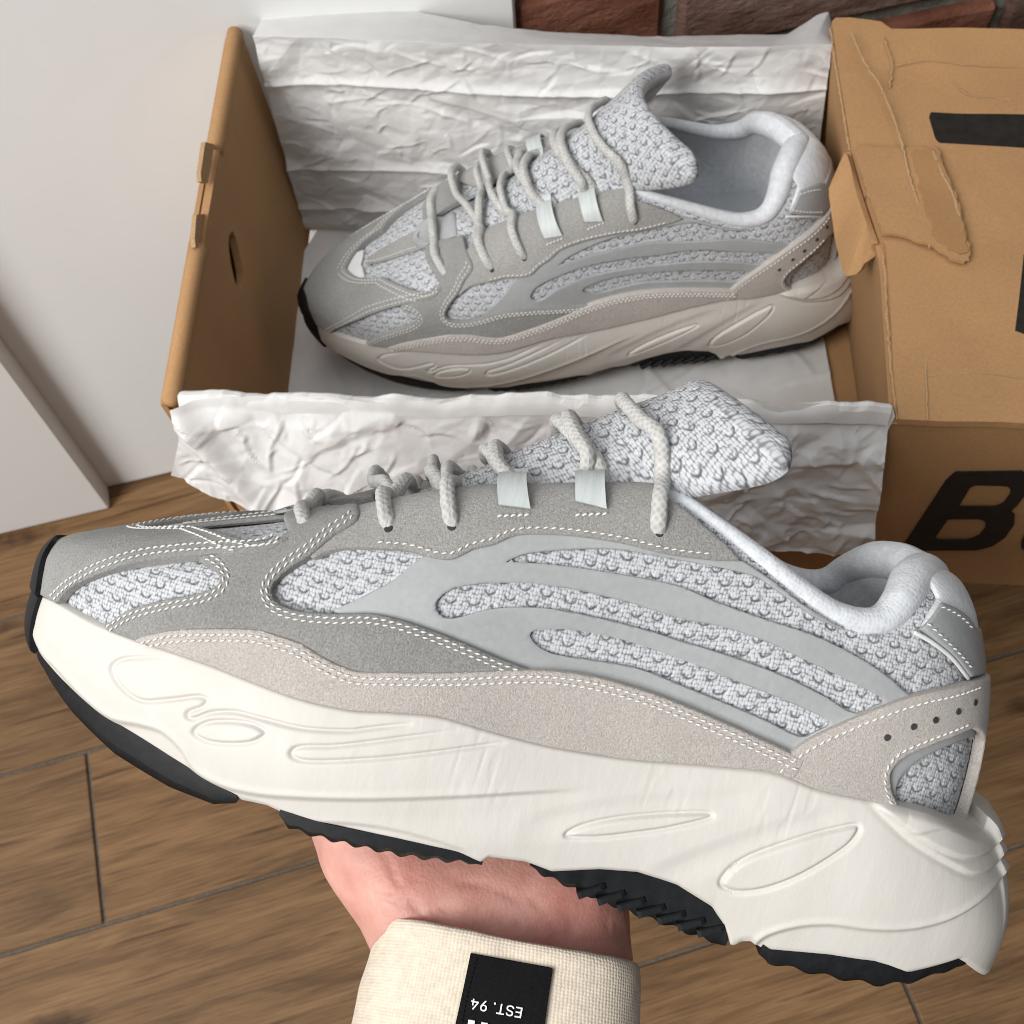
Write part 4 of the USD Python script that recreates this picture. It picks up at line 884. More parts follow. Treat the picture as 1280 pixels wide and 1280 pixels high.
# --- midsole
NM, NTM = 1500, 120
so_t = half_outline(px2s(46., 738., 0.)[0], px2s(1227., 986., 0.)[0], WB + .0012)
so_b = half_outline(XA + .0025, px2s(1233., 1185., 0.)[0], WS - .004)
def full(o): return np.vstack([np.c_[o[:, 0], -o[:, 1]], np.c_[o[-2::-1, 0], o[-2::-1, 1]]])
Tf, Bo_ = full(so_t), full(so_b); OnM = outw(np.c_[Tf, np.zeros(len(Tf))])
from scipy.ndimage import gaussian_filter1d
zt_f, zb_f = b_of(np.clip(Tf[:, 0], bx_[0], bx_[-1])), w_of(Bo_[:, 0])
zs_f = np.minimum(gaussian_filter1d(zb_f, 70, mode='wrap'), gaussian_filter1d(zb_f, 25, mode='wrap')) - .0008
def M0(u, t, off=0.0):
    u = np.mod(u, 1.0); g = lambda A: np.stack([np.interp(u, UF, A[:, k]) for k in (0, 1)], -1)
    t_, b_, o_ = g(Tf), g(Bo_), g(OnM); zt, zb = np.interp(u, UF, zt_f), np.interp(u, UF, zb_f)
    sym = 1 - np.abs(2 * u - 1)                                       # 0 toe .. 1 heel
    bul = np.interp(sym, [0, .06, .3, .6, .85, .95, 1], [.0015, .002, .0035, .004, .005, .0065, .0075])
    zs = np.interp(u, UF, zs_f); t0 = t; z_ = zb + (zt + .0006 - zb) * t; t = (z_ - zs) / (zt + .0006 - zs)
    P = np.empty(np.broadcast(u, t).shape + (3,))
    prof = np.sin(np.pi * np.clip(t, 0, 1) ** 1.0) * bul
    # the rim turns in under the upper and at the foot
    rim = -.0024 * np.clip((t - .95) / .05, 0, 1) ** 2 - .0012 * np.clip((.05 - t0) / .05, 0, 1) ** 2
    P[..., :2] = b_ + (t_ - b_) * np.asarray(t)[..., None] + o_ * (prof + rim + off)[..., None]
    P[..., 2] = z_
    return P
mu, mt = np.meshgrid(np.linspace(0, 1, NM, endpoint=False), np.linspace(0, 1, NTM), indexing='ij')
base = M0(mu, mt)
near_ = base.copy(); near_[..., 1] = -np.abs(near_[..., 1]); mpx = s2px(near_.reshape(-1, 3))   # the far side takes the near side's marks
MM = .000245 * .87                                                     # metres per picture pixel on that side
disp = np.zeros(len(mpx))
def dist_line(pts, closed=False):
    c = smooth_curve(pts, 1.0, closed); return cKDTree(c).query(mpx, distance_upper_bound=60)[0].clip(0, 60) * MM, c
def ss(x): x = np.clip(x, 0, 1); return x * x * (3 - 2 * x)
def groove(pts, depth=.0007, w=.00062, closed=False, fill=0.0, taper=True):
    global disp
    d, c = dist_line(pts, closed)
    k = 1.0
    if taper and not closed:
        i = cKDTree(c).query(mpx)[1] / max(1, len(c) - 1); k = ss(i / .1 + .3) * ss((1 - i) / .18)
    depth = depth * 1.45
    disp = disp - depth * k * np.exp(-(d / w) ** 2)
    if closed and fill:
        ins = shapely.contains_xy(Polygon(c).buffer(0), mpx[:, 0], mpx[:, 1]); disp = disp + fill * ins * ss(d / .0012)
def step(pts, far, h, w=.0012, lip=0.0, ends='ab', fade=0):
    """the surface steps by h on the side of the line that holds the far outline points"""
    global disp
    c = smooth_curve(pts, 1.0); reg = Polygon(np.vstack([c, far])).buffer(0)
    d = cKDTree(c).query(mpx)[0] * MM; ins = shapely.contains_xy(reg, mpx[:, 0], mpx[:, 1])
    q = cKDTree(c).query(mpx)[1] / (len(c) - 1); k = (ss(q / .16) if 'a' in ends else 1) * (ss((1 - q) / .16) if 'b' in ends else 1)
    if fade: k = k * ss(1.4 - d / fade)
    sd = np.where(ins, d, -d); disp = disp + k * (h * ss(sd / (2 * w) + .5) + lip * np.exp(-((sd + w * .8) / w) ** 2))
G1 = [(440, 914), (378, 911), (327, 899), (292, 890.5), (261, 892), (241, 899), (234, 897), (235, 891), (253, 883.6), (258, 876), (251, 871.6), (213, 875), (179, 877), (165, 871.6), (144, 851), (139, 834), (151, 825), (189, 822), (230, 824)]
groove([(513, 905.5), (455, 912)] + G1, .0007)
groove([(242, 916), (255, 905), (286, 902), (318, 907), (331, 917), (318, 927), (286, 930.5), (255, 926)], .00065, closed=True, fill=.00025)
groove([(630, 929), (541, 941.6), (455, 950), (372, 950), (363.6, 943), (369, 936), (420, 933), (506, 922.7), (589, 910.6)], .00065)
step([(36, 790), (50, 818), (69, 838), (103, 874), (137, 900), (172, 907.7), (199, 916), (223, 937), (241, 964), (268, 981), (309, 993), (370, 999), (450, 1001), (560, 998), (660, 992), (760, 985)], [(760, 1000), (660, 1200), (200, 1200), (-40, 900), (-40, 790)], -.0014, .0011, .0004, ends='b', fade=.010)
step([(372, 1030), (450, 1034), (515, 1045), (581, 1065), (606, 1080)], [(600, 1200), (340, 1200)], -.0011, .0009, fade=.008)
groove([(740, 1047.5), (708, 1045), (722, 1036), (765, 1025), (840, 1018), (888, 1018.5), (890, 1021), (840, 1035), (790, 1042.5)], .0006, closed=True, fill=.0003)
groove([(915, 1114), (901, 1106), (908, 1092), (930, 1075), (990, 1052.5), (1040, 1038), (1071, 1032.5), (1074, 1037), (1065, 1052.5), (1040, 1072), (990, 1100), (945, 1114)], .0007, closed=True, fill=.0004)
step([(640, 1030), (760, 1003), (880, 992), (960, 990)], [(980, 1200), (640, 1200)], -.0006, .002, fade=.006)
step([(800, 1094), (880, 1062), (1000, 1022), (1060, 1008)], [(1060, 1200), (830, 1200)], -.0006, .002, fade=.006)
step([(1078, 990), (1090, 1004), (1115, 1028), (1140, 1050), (1180, 1075), (1215, 1091), (1235, 1086), (1256, 1065), (1290, 1030)], [(1300, 960), (1100, 970)], .0013, .0010, -.0004, ends='a')
step([(1083, 988), (1100, 1008), (1120, 1025), (1165, 1055), (1200, 1068), (1224, 1064), (1250, 1042), (1290, 1000)], [(1300, 960), (1100, 970)], .0012, .0009, -.0004, ends='a')
step([(1128, 1042), (1147, 1037), (1190, 1025), (1232, 1001), (1290, 970)], [(1300, 940), (1140, 970)], .0007, .0009, -.0003, ends='a')
step([(942, 1186), (952, 1176), (965, 1169), (1000, 1160), (1040, 1158), (1090, 1164), (1140, 1163), (1190, 1150), (1230, 1125), (1254, 1098), (1290, 1050)], [(1310, 1150), (1250, 1250), (950, 1250)], -.0012, .0010, .0005, ends='')
# fine wrinkles of the foam skin below the bite line
_bl = cKDTree(smooth_curve(bite, 2.0)).query(mpx)[0]
_wr = meshkit.noise(np.c_[mpx[:, 0] * .16 + .05 * mpx[:, 1], mpx[:, 1] * .022, mpx[:, 0] * 0], 21); _wz = meshkit.noise(np.c_[mpx * .012, mpx[:, 0] * 0], 22)
disp = disp - .00012 * ss((_wr - .58) / .2) * ss((_wz - .35) / .3) * ss((130 - _bl) / 90) * ss((mpx[:, 0] - 480) / 120)
disp = disp + (meshkit.fbm(np.c_[base.reshape(-1, 3)[:, 0] * 160, base.reshape(-1, 3)[:, 1:] * 40], 3, 9) - .5) * .0002
Pm = M0(mu, mt, disp.reshape(mu.shape))
v = Pm.reshape(-1, 3); f = grid_faces(NM, NTM, True)
cap = []
for row in (0, NTM - 1):
    a = np.arange(0, NM // 2); b = (NM - a) % NM; a2, b2 = a + 1, (NM - a - 1) % NM
    cap += [np.c_[a, a2, b2] * NTM + row, np.c_[a, b2, b] * NTM + row]
part('midsole', (v, np.vstack([f] + cap)), 'foam_white', smooth=42)

# --- outsole: black rubber pads under the foam, each with its lugs
def outsole_pad(up_px, lo_px, teeth, amp, name='outsole_pad', inset=.0008, duty=.5):
    U_ = np.stack(trace_h(A_(*up_px), sole_o, -.002), 1); Lw = np.stack(trace_h(A_(*lo_px), sole_o, -.002), 1)
    x = np.linspace(max(U_[0, 0], Lw[0, 0]), min(U_[-1, 0], Lw[-1, 0]), 260)
    zu = np.interp(x, U_[:, 0], U_[:, 1]) + .002; zl = np.interp(x, Lw[:, 0], Lw[:, 1])
    ends = ss((x - x[0]) / .004) * ss((x[-1] - x) / .004)
    if teeth:
        ph = (x - x[0]) / (x[-1] - x[0]) * teeth; tri = np.abs(ph % 1 - .5) * 2
        zl = zl + amp * ends * ss(tri)
    w = width_at(so_b, np.clip(x, so_b[0, 0], so_b[-1, 0])) - inset
    ring_ = []
    for s in (-1, 1):
        seq = [(1.0, zu), (1.0, zu * .35 + zl * .65), (.985, zl)] if s < 0 else [(.985, zl), (1.0, zu * .35 + zl * .65), (1.0, zu)]
        for k, z in seq: ring_.append(np.c_[x, s * np.maximum(w * k - (.0012 if k < 1 else 0), .0005), z])
    P = np.stack(ring_ + [ring_[0]], 1)
    V = P.reshape(-1, 3); F = grid_faces(len(x), P.shape[1])
    m_ = P.shape[1]; capf = []
    for r_ in (0, len(x) - 1):
        for k in range(1, m_ - 2): capf.append([r_ * m_, r_ * m_ + k, r_ * m_ + k + 1])
    part(name, (V, np.vstack([F, capf])), 'rubber_black', smooth=35)
    # slanted grooves between the lugs, on the near wall and under the pad
outsole_pad([(40, 806), (69, 854), (113, 896), (172, 933), (241, 978), (292, 1008)], [(30, 800), (48, 840), (86, 896), (137, 947), (206, 990), (261, 1012), (290, 1011)], 0, 0)
outsole_pad([(345, 1024), (406, 1043), (494, 1060), (559, 1073), (602, 1085)], [(345, 1027), (355, 1043), (371, 1050), (397, 1057), (440, 1067), (500, 1079), (560, 1086), (602, 1088)], 9, .0011)
outsole_pad([(662, 1084), (690, 1096), (715, 1094), (755, 1092), (805, 1095), (855, 1112), (895, 1140), (907, 1165), (909, 1186)], [(662, 1088), (680, 1104), (705, 1114), (740, 1130), (765, 1140), (790, 1150), (840, 1167), (870, 1179), (900, 1189), (910, 1190)], 8, .0012)
outsole_pad([(951, 1192), (962, 1200), (1040, 1205), (1100, 1212), (1136, 1226), (1205, 1196)], [(951, 1200), (962, 1213), (990, 1220), (1030, 1229), (1065, 1235), (1105, 1240), (1138, 1235), (1205, 1203)], 6, .0012)
# lugs seen on the sides of the pads
def lug(p0, p1, wpx, L_extra=.0006):
    a, b = A_(p0), A_(p1); d = (b - a)[0]; nrm = np.array([-d[1], d[0]]); nrm /= np.linalg.norm(nrm)
    q = np.array([a[0] - nrm * wpx, a[0] + nrm * wpx, b[0] + nrm * wpx * .8, b[0] - nrm * wpx * .8])
    x, z = trace_h(q, sole_o, -.003)
    L = width_at(so_b, x) - .0008
    out = np.c_[x, -(L + L_extra), z]; inn = np.c_[x, -(L - .003), z]; outi = out * .0
    c = out.mean(0); o2 = c + (out - c) * .72; o2[:, 1] -= .0006
    part('lug', trimesh.convex.convex_hull(np.vstack([out, inn, o2])), 'rubber_black')
for i in range(7):
    t_ = i / 6; x0 = 722 + 150 * t_; y0 = 1120 + 48 * t_; lug((x0, y0), (x0 + 34, y0 - 12 + 4 * t_), 5.0)
# bumper up the front of the toe
bu, bt = np.meshgrid(np.linspace(-.023, .023, 70), np.linspace(0, 1, 50), indexing='ij')
k_ = np.abs(bu) / .023
lowp = M0(bu, np.clip(bt * 2, 0, 1), .0013); upp = S(np.mod(bu, 1), np.clip((bt - .5) * 2, 0, 1) * (.17 * np.sqrt(np.clip(1 - k_ ** 2.2, 0, 1))), .0042)
Pb_ = np.where((bt < .5)[..., None], lowp, upp)
Pb_ = Pb_ - 0
nrmb = np.cross(np.gradient(Pb_, axis=0), np.gradient(Pb_, axis=1)).reshape(-1, 3); nrmb /= np.linalg.norm(nrmb, axis=1, keepdims=True) + 1e-12
sgn = 1 if nrmb[35 * 50 + 10] @ np.array([-1.0, 0, 0]) > 0 else -1
vb = Pb_.reshape(-1, 3); fb = grid_faces(70, 50)
part('toe_bumper', closed_sheet(vb + sgn * nrmb * .0001, fb, sgn * nrmb * .0028), 'rubber_black', smooth=45)

# --- tongue
crest = smooth_curve(px2s(*A_((362, 668), (384, 662), (430, 655), (500, 643), (560, 620), (613, 599), (652, 580), (695, 564), (734, 548), (781, 529), (832, 511), (876, 492), (896, 486)).T, 0.004), .001)
crest[:, 1] = 0
nT = len(crest); tau = np.linspace(0, 1, nT)
hwid = np.interp(tau, [0, .14, .3, .55, .76, .87, .95, 1], [.0145, .0165, .0205, .0235, .0255, .037, .044, .041])
dropz = np.interp(tau, [0, .14, .3, .55, .8, 1], [-.0008, -.0025, -.007, -.014, -.016, -.015])
dropx = np.interp(tau, [0, .3, .55, .8, 1], [.004, .006, .012, .022, .029])
xs_ = np.linspace(-1, 1, 220)
def tongue_pt(tau_i, x):
    """x across (-1 seen side)"""
    c = np.stack([np.interp(tau_i, tau, crest[:, k]) for k in range(3)], -1); w = np.interp(tau_i, tau, hwid)
    q = np.abs(x) ** 1.75
    return c + np.stack([np.interp(tau_i, tau, dropx) * q, w * x, np.interp(tau_i, tau, dropz) * q], -1)
TT, XX = np.meshgrid(np.linspace(0, 1, 480), xs_, indexing='ij')
# rounded top corners: the last stretch narrows
rnd = np.sqrt(np.clip(1 - np.clip((TT - .90) / .10, 0, 1) ** 2, 0, 1)); XR_ = XX * (.72 + .28 * rnd)
front = tongue_pt(TT, XR_)
tn = np.cross(np.gradient(front, axis=1), np.gradient(front, axis=0)); tn /= np.linalg.norm(tn, axis=-1, keepdims=True)
if tn[240, 110, 2] < 0: tn = -tn
tU = np.repeat((np.r_[0, np.cumsum(np.linalg.norm(np.diff(front[:, 110], axis=0), axis=1))])[:, None], 220, 1); tV = XR_ * np.interp(TT, tau, hwid)
rimd = np.minimum(np.minimum(1 - np.abs(XX), 1) * .04, (1 - TT) * .12)
puff = .0044 * np.sqrt(1 - (1 - np.clip(rimd / .006, 0, 1)) ** 2)
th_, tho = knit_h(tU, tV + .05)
Ff = front + tn * (puff + th_ * np.clip(rimd / .002, 0, 1))[..., None]
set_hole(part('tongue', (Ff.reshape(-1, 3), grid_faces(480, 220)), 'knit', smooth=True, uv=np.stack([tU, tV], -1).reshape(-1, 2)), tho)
Fb = front - tn * (.0058 * np.sqrt(1 - (1 - np.clip(rimd / .008, 0, 1)) ** 2))[..., None]
part('tongue_lining', (Fb.reshape(-1, 3), grid_faces(480, 220)), 'lining', smooth=True, uv=np.stack([tU, tV], -1).reshape(-1, 2))

# --- lace loops and laces
def top_at(px):                                                        # point of the top line nearest a picture column, near side
    P = s2px(Ch); k = np.argmin(np.abs(P[8:600, 0] - px)) + 8; return uh[k] / 2
def loop_tab(cx, w_px, y_lo, far):
    """webbing folded over the edge of the eyestay"""
    us_ = np.linspace(UV([(cx - w_px / 2, y_lo)])[0, 0], UV([(cx + w_px / 2, y_lo)])[0, 0], 14); v_lo = UV([(cx, y_lo)])[0, 1]
    ut = top_at(cx + 4); span = us_ - us_.mean()
    rows_ = []
    for k, v_ in enumerate(np.linspace(v_lo, .985, 14)):
        s_ = k / 13; rows_.append(S(us_ * (1 - s_) + (ut + span) * s_, np.full(14, v_), (.0030 + .0012 * s_) + .0012 * math.sin(math.pi * min(1, s_ * .8))))
    e = rows_[-1]; cy = np.array([0, 1.0, 0])
    for a, b in ((.0015, .0012), (.0035, .0012), (.005, -.0008), (.0045, -.0035)): rows_.append(e + cy * a + np.array([0, 0, b]))
    P = np.stack(rows_, 1)
    nn = np.cross(np.gradient(P, axis=0), np.gradient(P, axis=1)).reshape(-1, 3); nn /= np.linalg.norm(nn, axis=1, keepdims=True)
    for s_ in (1, -1):
        m_ = closed_sheet(P.reshape(-1, 3) * [1, s_, 1], grid_faces(14, P.shape[1]), nn * [1, s_, 1] * .0007); part('lace_loop', m_, 'webbing', smooth=40)
loop_tab(643, 44, 640, 0); loop_tab(738, 46, 637, 0)
# silver tab across the throat front
ty = np.linspace(-1, 1, 14)
def across(v_, w_, o_):
    k_ = np.linalg.norm(S(np.array([.004]), np.array([v_])) - S(np.array([.996]), np.array([v_]))) / .008
    return S((ty * w_ / k_) % 1.0, np.full(14, v_), o_)
r0 = [across(v_, .0098, .0030) for v_ in (.92, .955, .985)]
r1 = [np.c_[np.full(14, np.interp(t_, tau, crest[:, 0])), r0[-1][:, 1], np.full(14, np.interp(t_, tau, crest[:, 2])) + h_ - .0016 * ty ** 2] for t_, h_ in ((.085, .0062), (.105, .0062), (.125, .0060), (.14, .004))]
P = np.stack(r0 + r1, 1); P = np.stack([np.stack([CubicSpline(np.arange(7), P[i, :, k])(np.linspace(0, 6, 40)) for k in range(3)], -1) for i in range(14)])
nn = np.cross(np.gradient(P, axis=0), np.gradient(P, axis=1)).reshape(-1, 3); nn /= np.linalg.norm(nn, axis=1, keepdims=True)
part('throat_tab', closed_sheet(P.reshape(-1, 3), grid_faces(*P.shape[:2]), nn * .0008), 'film_grey', smooth=40)

eyes = [(386, 664), (487, 664), (565, 661), (645, 622), (739, 618), (822, 667)]
def to_edge(k, s, offs, fr):
    """points from an eyelet up to the edge of the eyestay, lifted off it"""
    q = UV([eyes[k]])[0]; ut = top_at(eyes[k][0] + 6); fr = np.array(fr); u = q[0] + (ut - q[0]) * fr; v_ = q[1] + (.99 - q[1]) * fr
    return S(u if s < 0 else 1 - u, v_, np.array(offs))
def tau_at(px, py, x=-.62):
    """the line across the tongue that comes nearest a point of the picture, on its near half"""
    tq = np.linspace(.05, .95, 300); q = s2px(tongue_pt(tq, np.full(300, x))); e = px2s(px, py, .02)[0]
    return tq[np.argmin(np.abs(tongue_pt(tq, np.full(300, x))[:, 0] - e))]
def lace_run(k0, s0, k1, s1, lift, dt=0.0, dx=0.0, dx1=None):
    dx1 = dx if dx1 is None else dx1
    def side(k, s, dx):
        if k in (3, 4): p = to_edge(k, s, [.0008, .0030], [.8, 1.0])
        else: p = to_edge(k, s, [-.0012, .0016, .0034, .0036], [0, .12, .5, 1.0])
        p[:, 0] += dx; return p
    A, B = side(k0, s0, dx), side(k1, s1, dx1)[::-1]
    pts = list(A)
    if k0 < 2 or k1 < 2:
        c = (A[-1] + B[0]) / 2; c[2] = max(A[-1][2], B[0][2]) + .0022 + lift; pts.append(c)
    else:
        t0, t1 = TAUS[k0], TAUS[k1]
        for q in (-.72, -.5, -.25, 0, .25, .5, .72):
            t_ = t0 + (t1 - t0) * (q + 1) / 2 + dt * (1 - q * q); w_ = np.interp(t_, tau, hwid)
            x = (s0 if q < 0 else s1) * abs(q) * min(.026 / w_, .9)
            c = tongue_pt(np.array([t_]), np.array([x]))[0]; i_, j_ = int(t_ * 479), int((x + 1) / 2 * 219)
            c = c + tn[i_, j_] * (.0062 + lift); e = A[-1] if q < 0 else B[0]
            if abs(q) > .5 and c[2] < e[2] + .001: continue
            c[0] += dx + (dx1 - dx) * (q + 1) / 2; pts.append(c)
    pts += list(B)
    return smooth_curve(np.array(pts), .0012)
TAUS = [tau_at(*e) for e in eyes]
def lace(path, r=.0024, name='lace'):
    w_ = meshkit.noise(np.c_[path * 90, ][:, :3], 8)
    tube_uv(path, r * (.92 + .16 * w_), 'lace', name, 12, .82, up=[0, 0, 1.0], wob=.00035)
lace(lace_run(0, -1, 0, 1, .0003))
for k in range(1, 6):
    lace(lace_run(k, -1, k, 1, .0030 if k < 5 else .0014, -.045 if k == 5 else 0, dx=-.0024 if k in (3, 4) else 0, dx1=.004 if k < 5 else 0))
    if k < 5: lace(lace_run(k, -1, k, 1, .0004, dx=.0030 if k in (3, 4) else .0008, dx1=-.010))
# ------------------------------------------------------------------ the second sneaker, lying in the box
from scipy.spatial.transform import Rotation
R2 = Rotation.from_euler('zyx', [-.002, -.006, -.08]).as_matrix()
x2 = UsdGeom.Xform.Define(stage, path_for('chunky_sneaker'))
x2.GetPrim().GetReferences().AddInternalReference(SHOE.GetPath())
x2.ClearXformOpOrder()
_o = x2.GetPrim().GetAttribute('xformOp:transform')
m2 = Gf.Matrix4d(*R2[:, 0], 0, *R2[:, 1], 0, *R2[:, 2], 0, -.1075, .4352, .3002, 1)
x2.AddTransformOp().Set(m2)
x2.GetPrim().SetInstanceable(True)
tag(x2.GetPrim(), 'grey and white chunky sneaker lying on tissue inside the cardboard box', 'sneaker', 'the pair of sneakers')

# ------------------------------------------------------------------ the person: a hand under the held shoe, forearm in a knit cuff
n = {'tc': ('texture_coordinate', {}), 'n': ('noise_texture', {'scale': 24, 'detail': 4, 'roughness': .6}), 'n3': ('noise_texture', {'scale': 90, 'detail': 3}),
     'r': ('rgb_ramp', {'ramp': [(.28, (.43, .17, .14)), (.50, (.55, .275, .228)), (.72, (.65, .385, .325))]}), 'r3': ('rgb_ramp', {'ramp': [(.35, (.93, .89, .88)), (.65, (1.04, 1.04, 1.04))]}), 'mx': ('mix', {'mix_type': 'multiply', 'fac': 1.0}),
     'v': ('voronoi_texture', {'scale': 900}), 'n2': ('noise_texture', {'scale': 700, 'detail': 4}), 'ad': ('math', {'math_type': 'add'}), 'b': ('bump', {'strength': .22, 'distance': .0005}),
     'p': ('principled_bsdf', {'roughness': .5, 'specular_ior_level': .36, 'subsurface_weight': .35, 'subsurface_scale': .004, 'subsurface_radius': (1.0, .35, .2)})}
mat('skin', n, [('tc.object', 'n.vector'), ('tc.object', 'n2.vector'), ('tc.object', 'n3.vector'), ('tc.object', 'v.vector'), ('n.fac', 'r.fac'), ('n3.fac', 'r3.fac'), ('r.color', 'mx.color1'), ('r3.color', 'mx.color2'), ('mx.color', 'p.base_color'),
     ('v.distance', 'ad.value1'), ('n2.fac', 'ad.value2'), ('ad.value', 'b.height'), ('b.normal', 'p.normal')])
PER = thing('person', 'hand with a cream knit cuff and black label, holding the sneaker from below', 'person')
import manifold3d as m3
def C(px, py, d): return at_depth(float(px), float(py), float(d))
def ball(c, r, seg=28): return m3.Manifold.sphere(r, seg).translate([float(x) for x in c])
def hull(*cr): return m3.Manifold.batch_hull([ball(c, r) for c, r in cr])
parts = []
wl_, wr_ = (C(580, 1215, .392), .0245), (C(706, 1240, .392), .0235)
wl2, wr2 = (C(575, 1340, .389), .026), (C(705, 1350, .389), .026)
parts.append(hull(wl_, wr_, wl2, wr2))
ph_l, ph_r = (C(528, 1108, .392), .0245), (C(708, 1120, .396), .0215)
parts.append(hull(wl_, wr_, ph_l, ph_r))
th0 = (C(470, 1060, .395), .0195)
parts.append(hull(ph_l, th0, (C(560, 1060, .405), .020), ph_r))
kn = [(C(x, y, d), .0125) for x, y, d in ((470, 960, .425), (545, 935, .432), (620, 930, .434), (690, 950, .432))]
parts.append(hull(ph_l, ph_r, *kn)); parts.append(hull(th0, kn[0], ph_l))
# thumb, pointing to the toe behind the shoe; fingers behind the far side
tj = [th0, (C(420, 985, .425), .0135), (C(375, 915, .446), .0112), (C(352, 850, .452), .0095)]
for a, b in zip(tj[:-1], tj[1:]): parts.append(hull(a, b))
for i, (bx0, L_) in enumerate(((470, .95), (548, 1.08), (622, 1.0), (692, .8))):
    c0 = kn[i]; y0 = (960, 935, 930, 950)[i]
    j = [c0, (C(bx0 + 6, y0 - 105 * L_, .449), .0092), (C(bx0 + 16, y0 - 185 * L_, .446), .0085), (C(bx0 + 26, y0 - 245 * L_, .438), .0074)]
    for a, b in zip(j[:-1], j[1:]): parts.append(hull(a, b))
hand = m3.Manifold.batch_boolean(parts, m3.OpType.Add).refine_to_length(.0032)
mm = hand.to_mesh(); hm = trimesh.Trimesh(mm.vert_properties[:, :3], mm.tri_verts, process=True)
trimesh.smoothing.filter_taubin(hm, lamb=.6, nu=.58, iterations=26)
hv = np.array(hm.vertices); hn = np.array(hm.vertex_normals)
hv = hv + hn * ((meshkit.fbm(hv * 55, 3, 2) - .5) * .0022)[:, None]
hp = proj(hv)
for pts in ([(470, 1120), (540, 1138), (620, 1146), (700, 1158), (790, 1180)], [(560, 1096), (640, 1120), (720, 1150), (788, 1165)], [(480, 1065), (500, 1110), (530, 1150)]):   # creases of the wrist and palm
    d_ = cKDTree(smooth_curve(pts, 2)).query(hp)[0]; hv = hv - hn * (.0007 * np.exp(-(d_ / 4.0) ** 2))[:, None]
hm.vertices = hv; hm = hm.subdivide()
obj('hand', hm, 'skin', PER, smooth=True)
# cuff: a doubled knit tube round the forearm, its mouth turned over
nC = 220; th = np.linspace(0, 2 * np.pi, nC, endpoint=False)
def loop_c(cx, cy, hw, tilt, depth, hd):
    """an ellipse round the arm: half width hw (picture px), tilt of its front edge, half depth hd (m)"""
    c = C(cx, cy - 26, depth); sc = depth / FPX
    ax = RGT * math.cos(tilt) - UPV * math.sin(tilt); az = -FWD * .93 + UPV * .36
    return c + ((np.sign(np.cos(th)) * np.abs(np.cos(th)) ** .74)[:, None] * ax * hw * sc + (np.sign(np.sin(th)) * np.abs(np.sin(th)) ** .74)[:, None] * az * hd)
E_ = []
rows_c = [(637, 1212, 148, -.006), (638, 1203, 154, -.003), (638, 1200, 159, .0), (638, 1204, 163.5, .0022), (637, 1214, 166, .0032), (636, 1226, 167, .0034), (631, 1260, 171, .0042), (625, 1300, 176, .005), (618, 1350, 181, .006), (608, 1420, 186, .0075), (598, 1500, 190, .009)]
for cx, cy, hw, e in rows_c: E_.append(loop_c(cx, cy, hw, math.radians(10.5), .392, .034 + e))
G = np.stack(E_, 0)                                                    # rows x around
tq = np.linspace(0, 1, len(rows_c)); tf_ = np.linspace(0, 1, 150); G = np.stack([CubicSpline(tq, G[:, :, k], axis=0)(tf_) for k in range(3)], -1)
G = np.transpose(G, (1, 0, 2))
G = np.concatenate([G, G[:1]], 0)
vl_ = np.concatenate([np.zeros((nC + 1, 1)), np.cumsum(np.linalg.norm(np.diff(G, axis=1), axis=2), 1)], 1); ul_ = np.repeat(np.r_[0, np.cumsum(np.linalg.norm(np.diff(G[:, 100], axis=0), axis=1))][:, None], 150, 1)
ng = np.cross(np.gradient(G, axis=0), np.gradient(G, axis=1)); ng /= np.linalg.norm(ng, axis=-1, keepdims=True) + 1e-12
if ((ng * (G - G.mean((0, 1)))).sum(-1)).mean() < 0: ng = -ng
G = G + ng * ((meshkit.fbm(G * 35, 3, 5) - .5) * .0035)[..., None]
slv = obj('sleeve_cuff', (G.reshape(-1, 3), grid_faces(nC + 1, 150)), 'cuff_knit', PER, smooth=True, uv=np.stack([ul_, vl_], -1).reshape(-1, 2), label='cream knit sweatshirt cuff')
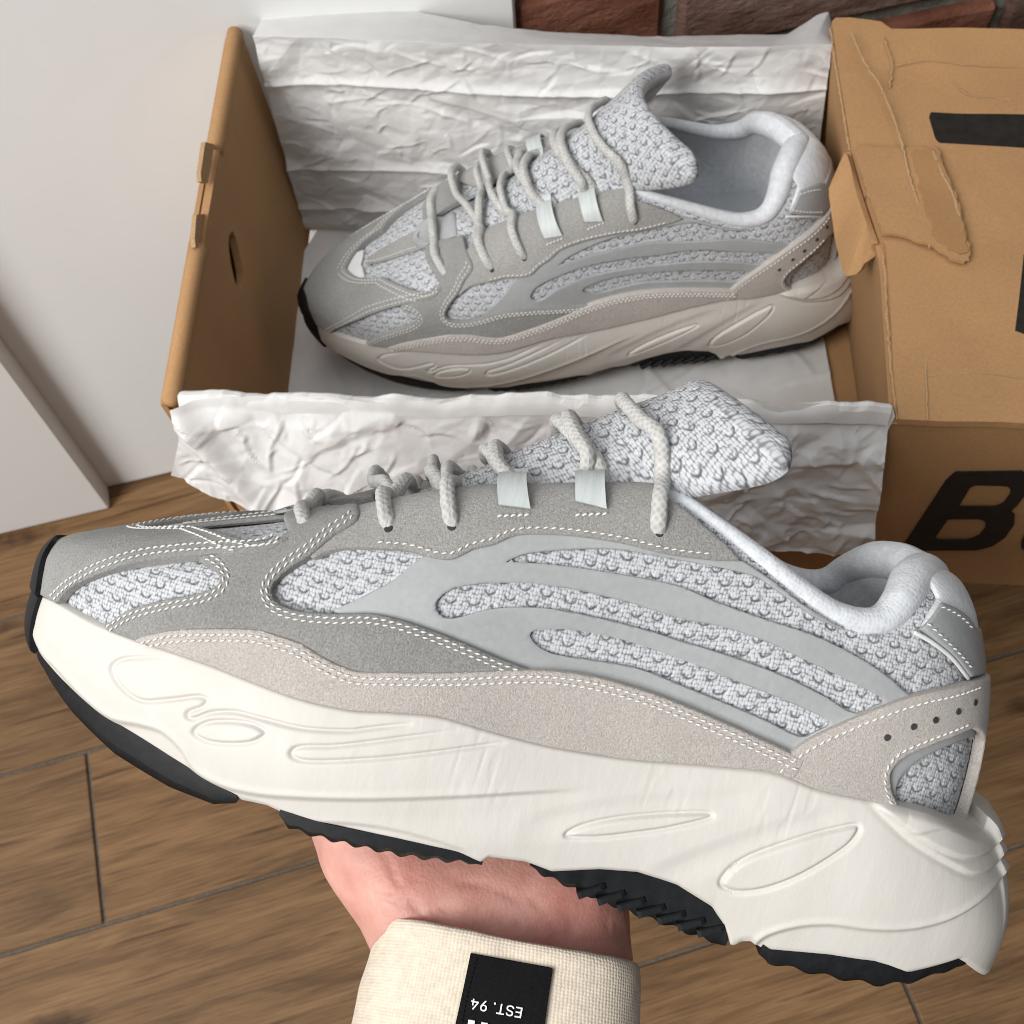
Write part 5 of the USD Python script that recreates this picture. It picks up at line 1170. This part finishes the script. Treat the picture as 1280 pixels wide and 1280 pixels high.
# label sewn on the cuff: follows its surface
_h, _r = slice(4, nC // 2 - 3), slice(46, 140)
ci = LinearNDInterpolator(proj(G[_h, _r].reshape(-1, 3)), np.c_[G[_h, _r].reshape(-1, 3), ng[_h, _r].reshape(-1, 3)])
def on_cuff(px, off):
    q = ci(px); bad = np.isnan(q[:, 0])
    if bad.any():
        ok = cKDTree(px[~bad]).query(px[bad])[1]; q[bad] = q[~bad][ok]
    return q[:, :3] + q[:, 3:] * np.asarray(off)[..., None], q[:, 3:]
def cuff_piece(poly, off, th_, name, m, parent, step=3.0, **k):
    pts, f, d, rim = cut_grid(poly, step); v_, n_ = on_cuff(pts, np.full(len(pts), off)); return obj(name, closed_sheet(v_, f, n_ * th_), m, parent, smooth=45, **k)
pq = Polygon([(588.5, 1191), (690.5, 1209.5), (685, 1245), (679, 1290), (672, 1330), (560, 1330), (569, 1282), (580, 1232)])
pv, pf, pd, prim = cut_grid(pq, 3.0); v_, n_ = on_cuff(pv, np.full(len(pv), .0013))
patch = obj('sewn_label', closed_sheet(v_, pf, n_ * .0012), 'patch_black', slv, smooth=45)
def letters(text, h, org, ang, name):
    """flat lettering in picture units laid on the label"""
    t = meshkit.text_mesh(text, h, .5); v = np.array(t.vertices); v = v.copy()
    c, s_ = math.cos(ang), math.sin(ang); q = np.c_[org[0] + c * v[:, 0] + s_ * v[:, 1], org[1] + s_ * v[:, 0] - c * v[:, 1]]
    p, n_ = on_cuff(q, .00135 + .0005 * (v[:, 2] > .25)); obj(name, (p, np.array(t.faces)), 'print_white', slv)
letters('EST. 94', 13.0, (654.5, 1257.5), math.radians(180 + 10.5), 'lettering')
for x0, y0, w_, h_ in ((586, 1272, 8, 60), (602, 1275, 8, 60)):
    cuff_piece(Polygon([(x0, y0), (x0 + w_, y0 + 1.4), (x0 + w_ - 8, y0 + h_), (x0 - 8, y0 + h_)]), .00185, .0005, 'lettering', 'print_white', slv, 1.5)
cuff_piece(Polygon([(627, 1278.5), (646, 1282), (644.5, 1290), (633, 1288), (627, 1330), (619, 1329)]), .00185, .0005, 'lettering', 'print_white', slv, 1.5)
sp_ = smooth_curve([(592, 1196), (580, 1242), (571, 1290)], 1.0)
dots = []
for i in range(0, len(sp_) - 3, 6):
    p, n_ = on_cuff(sp_[i:i + 4] + [4.5, 0], np.full(len(sp_[i:i + 4]), .0015)); dots.append(tube(p, .00022, 6))
obj('label_stitching', cat_(dots), 'patch_black', slv, smooth=True, kind='stuff')
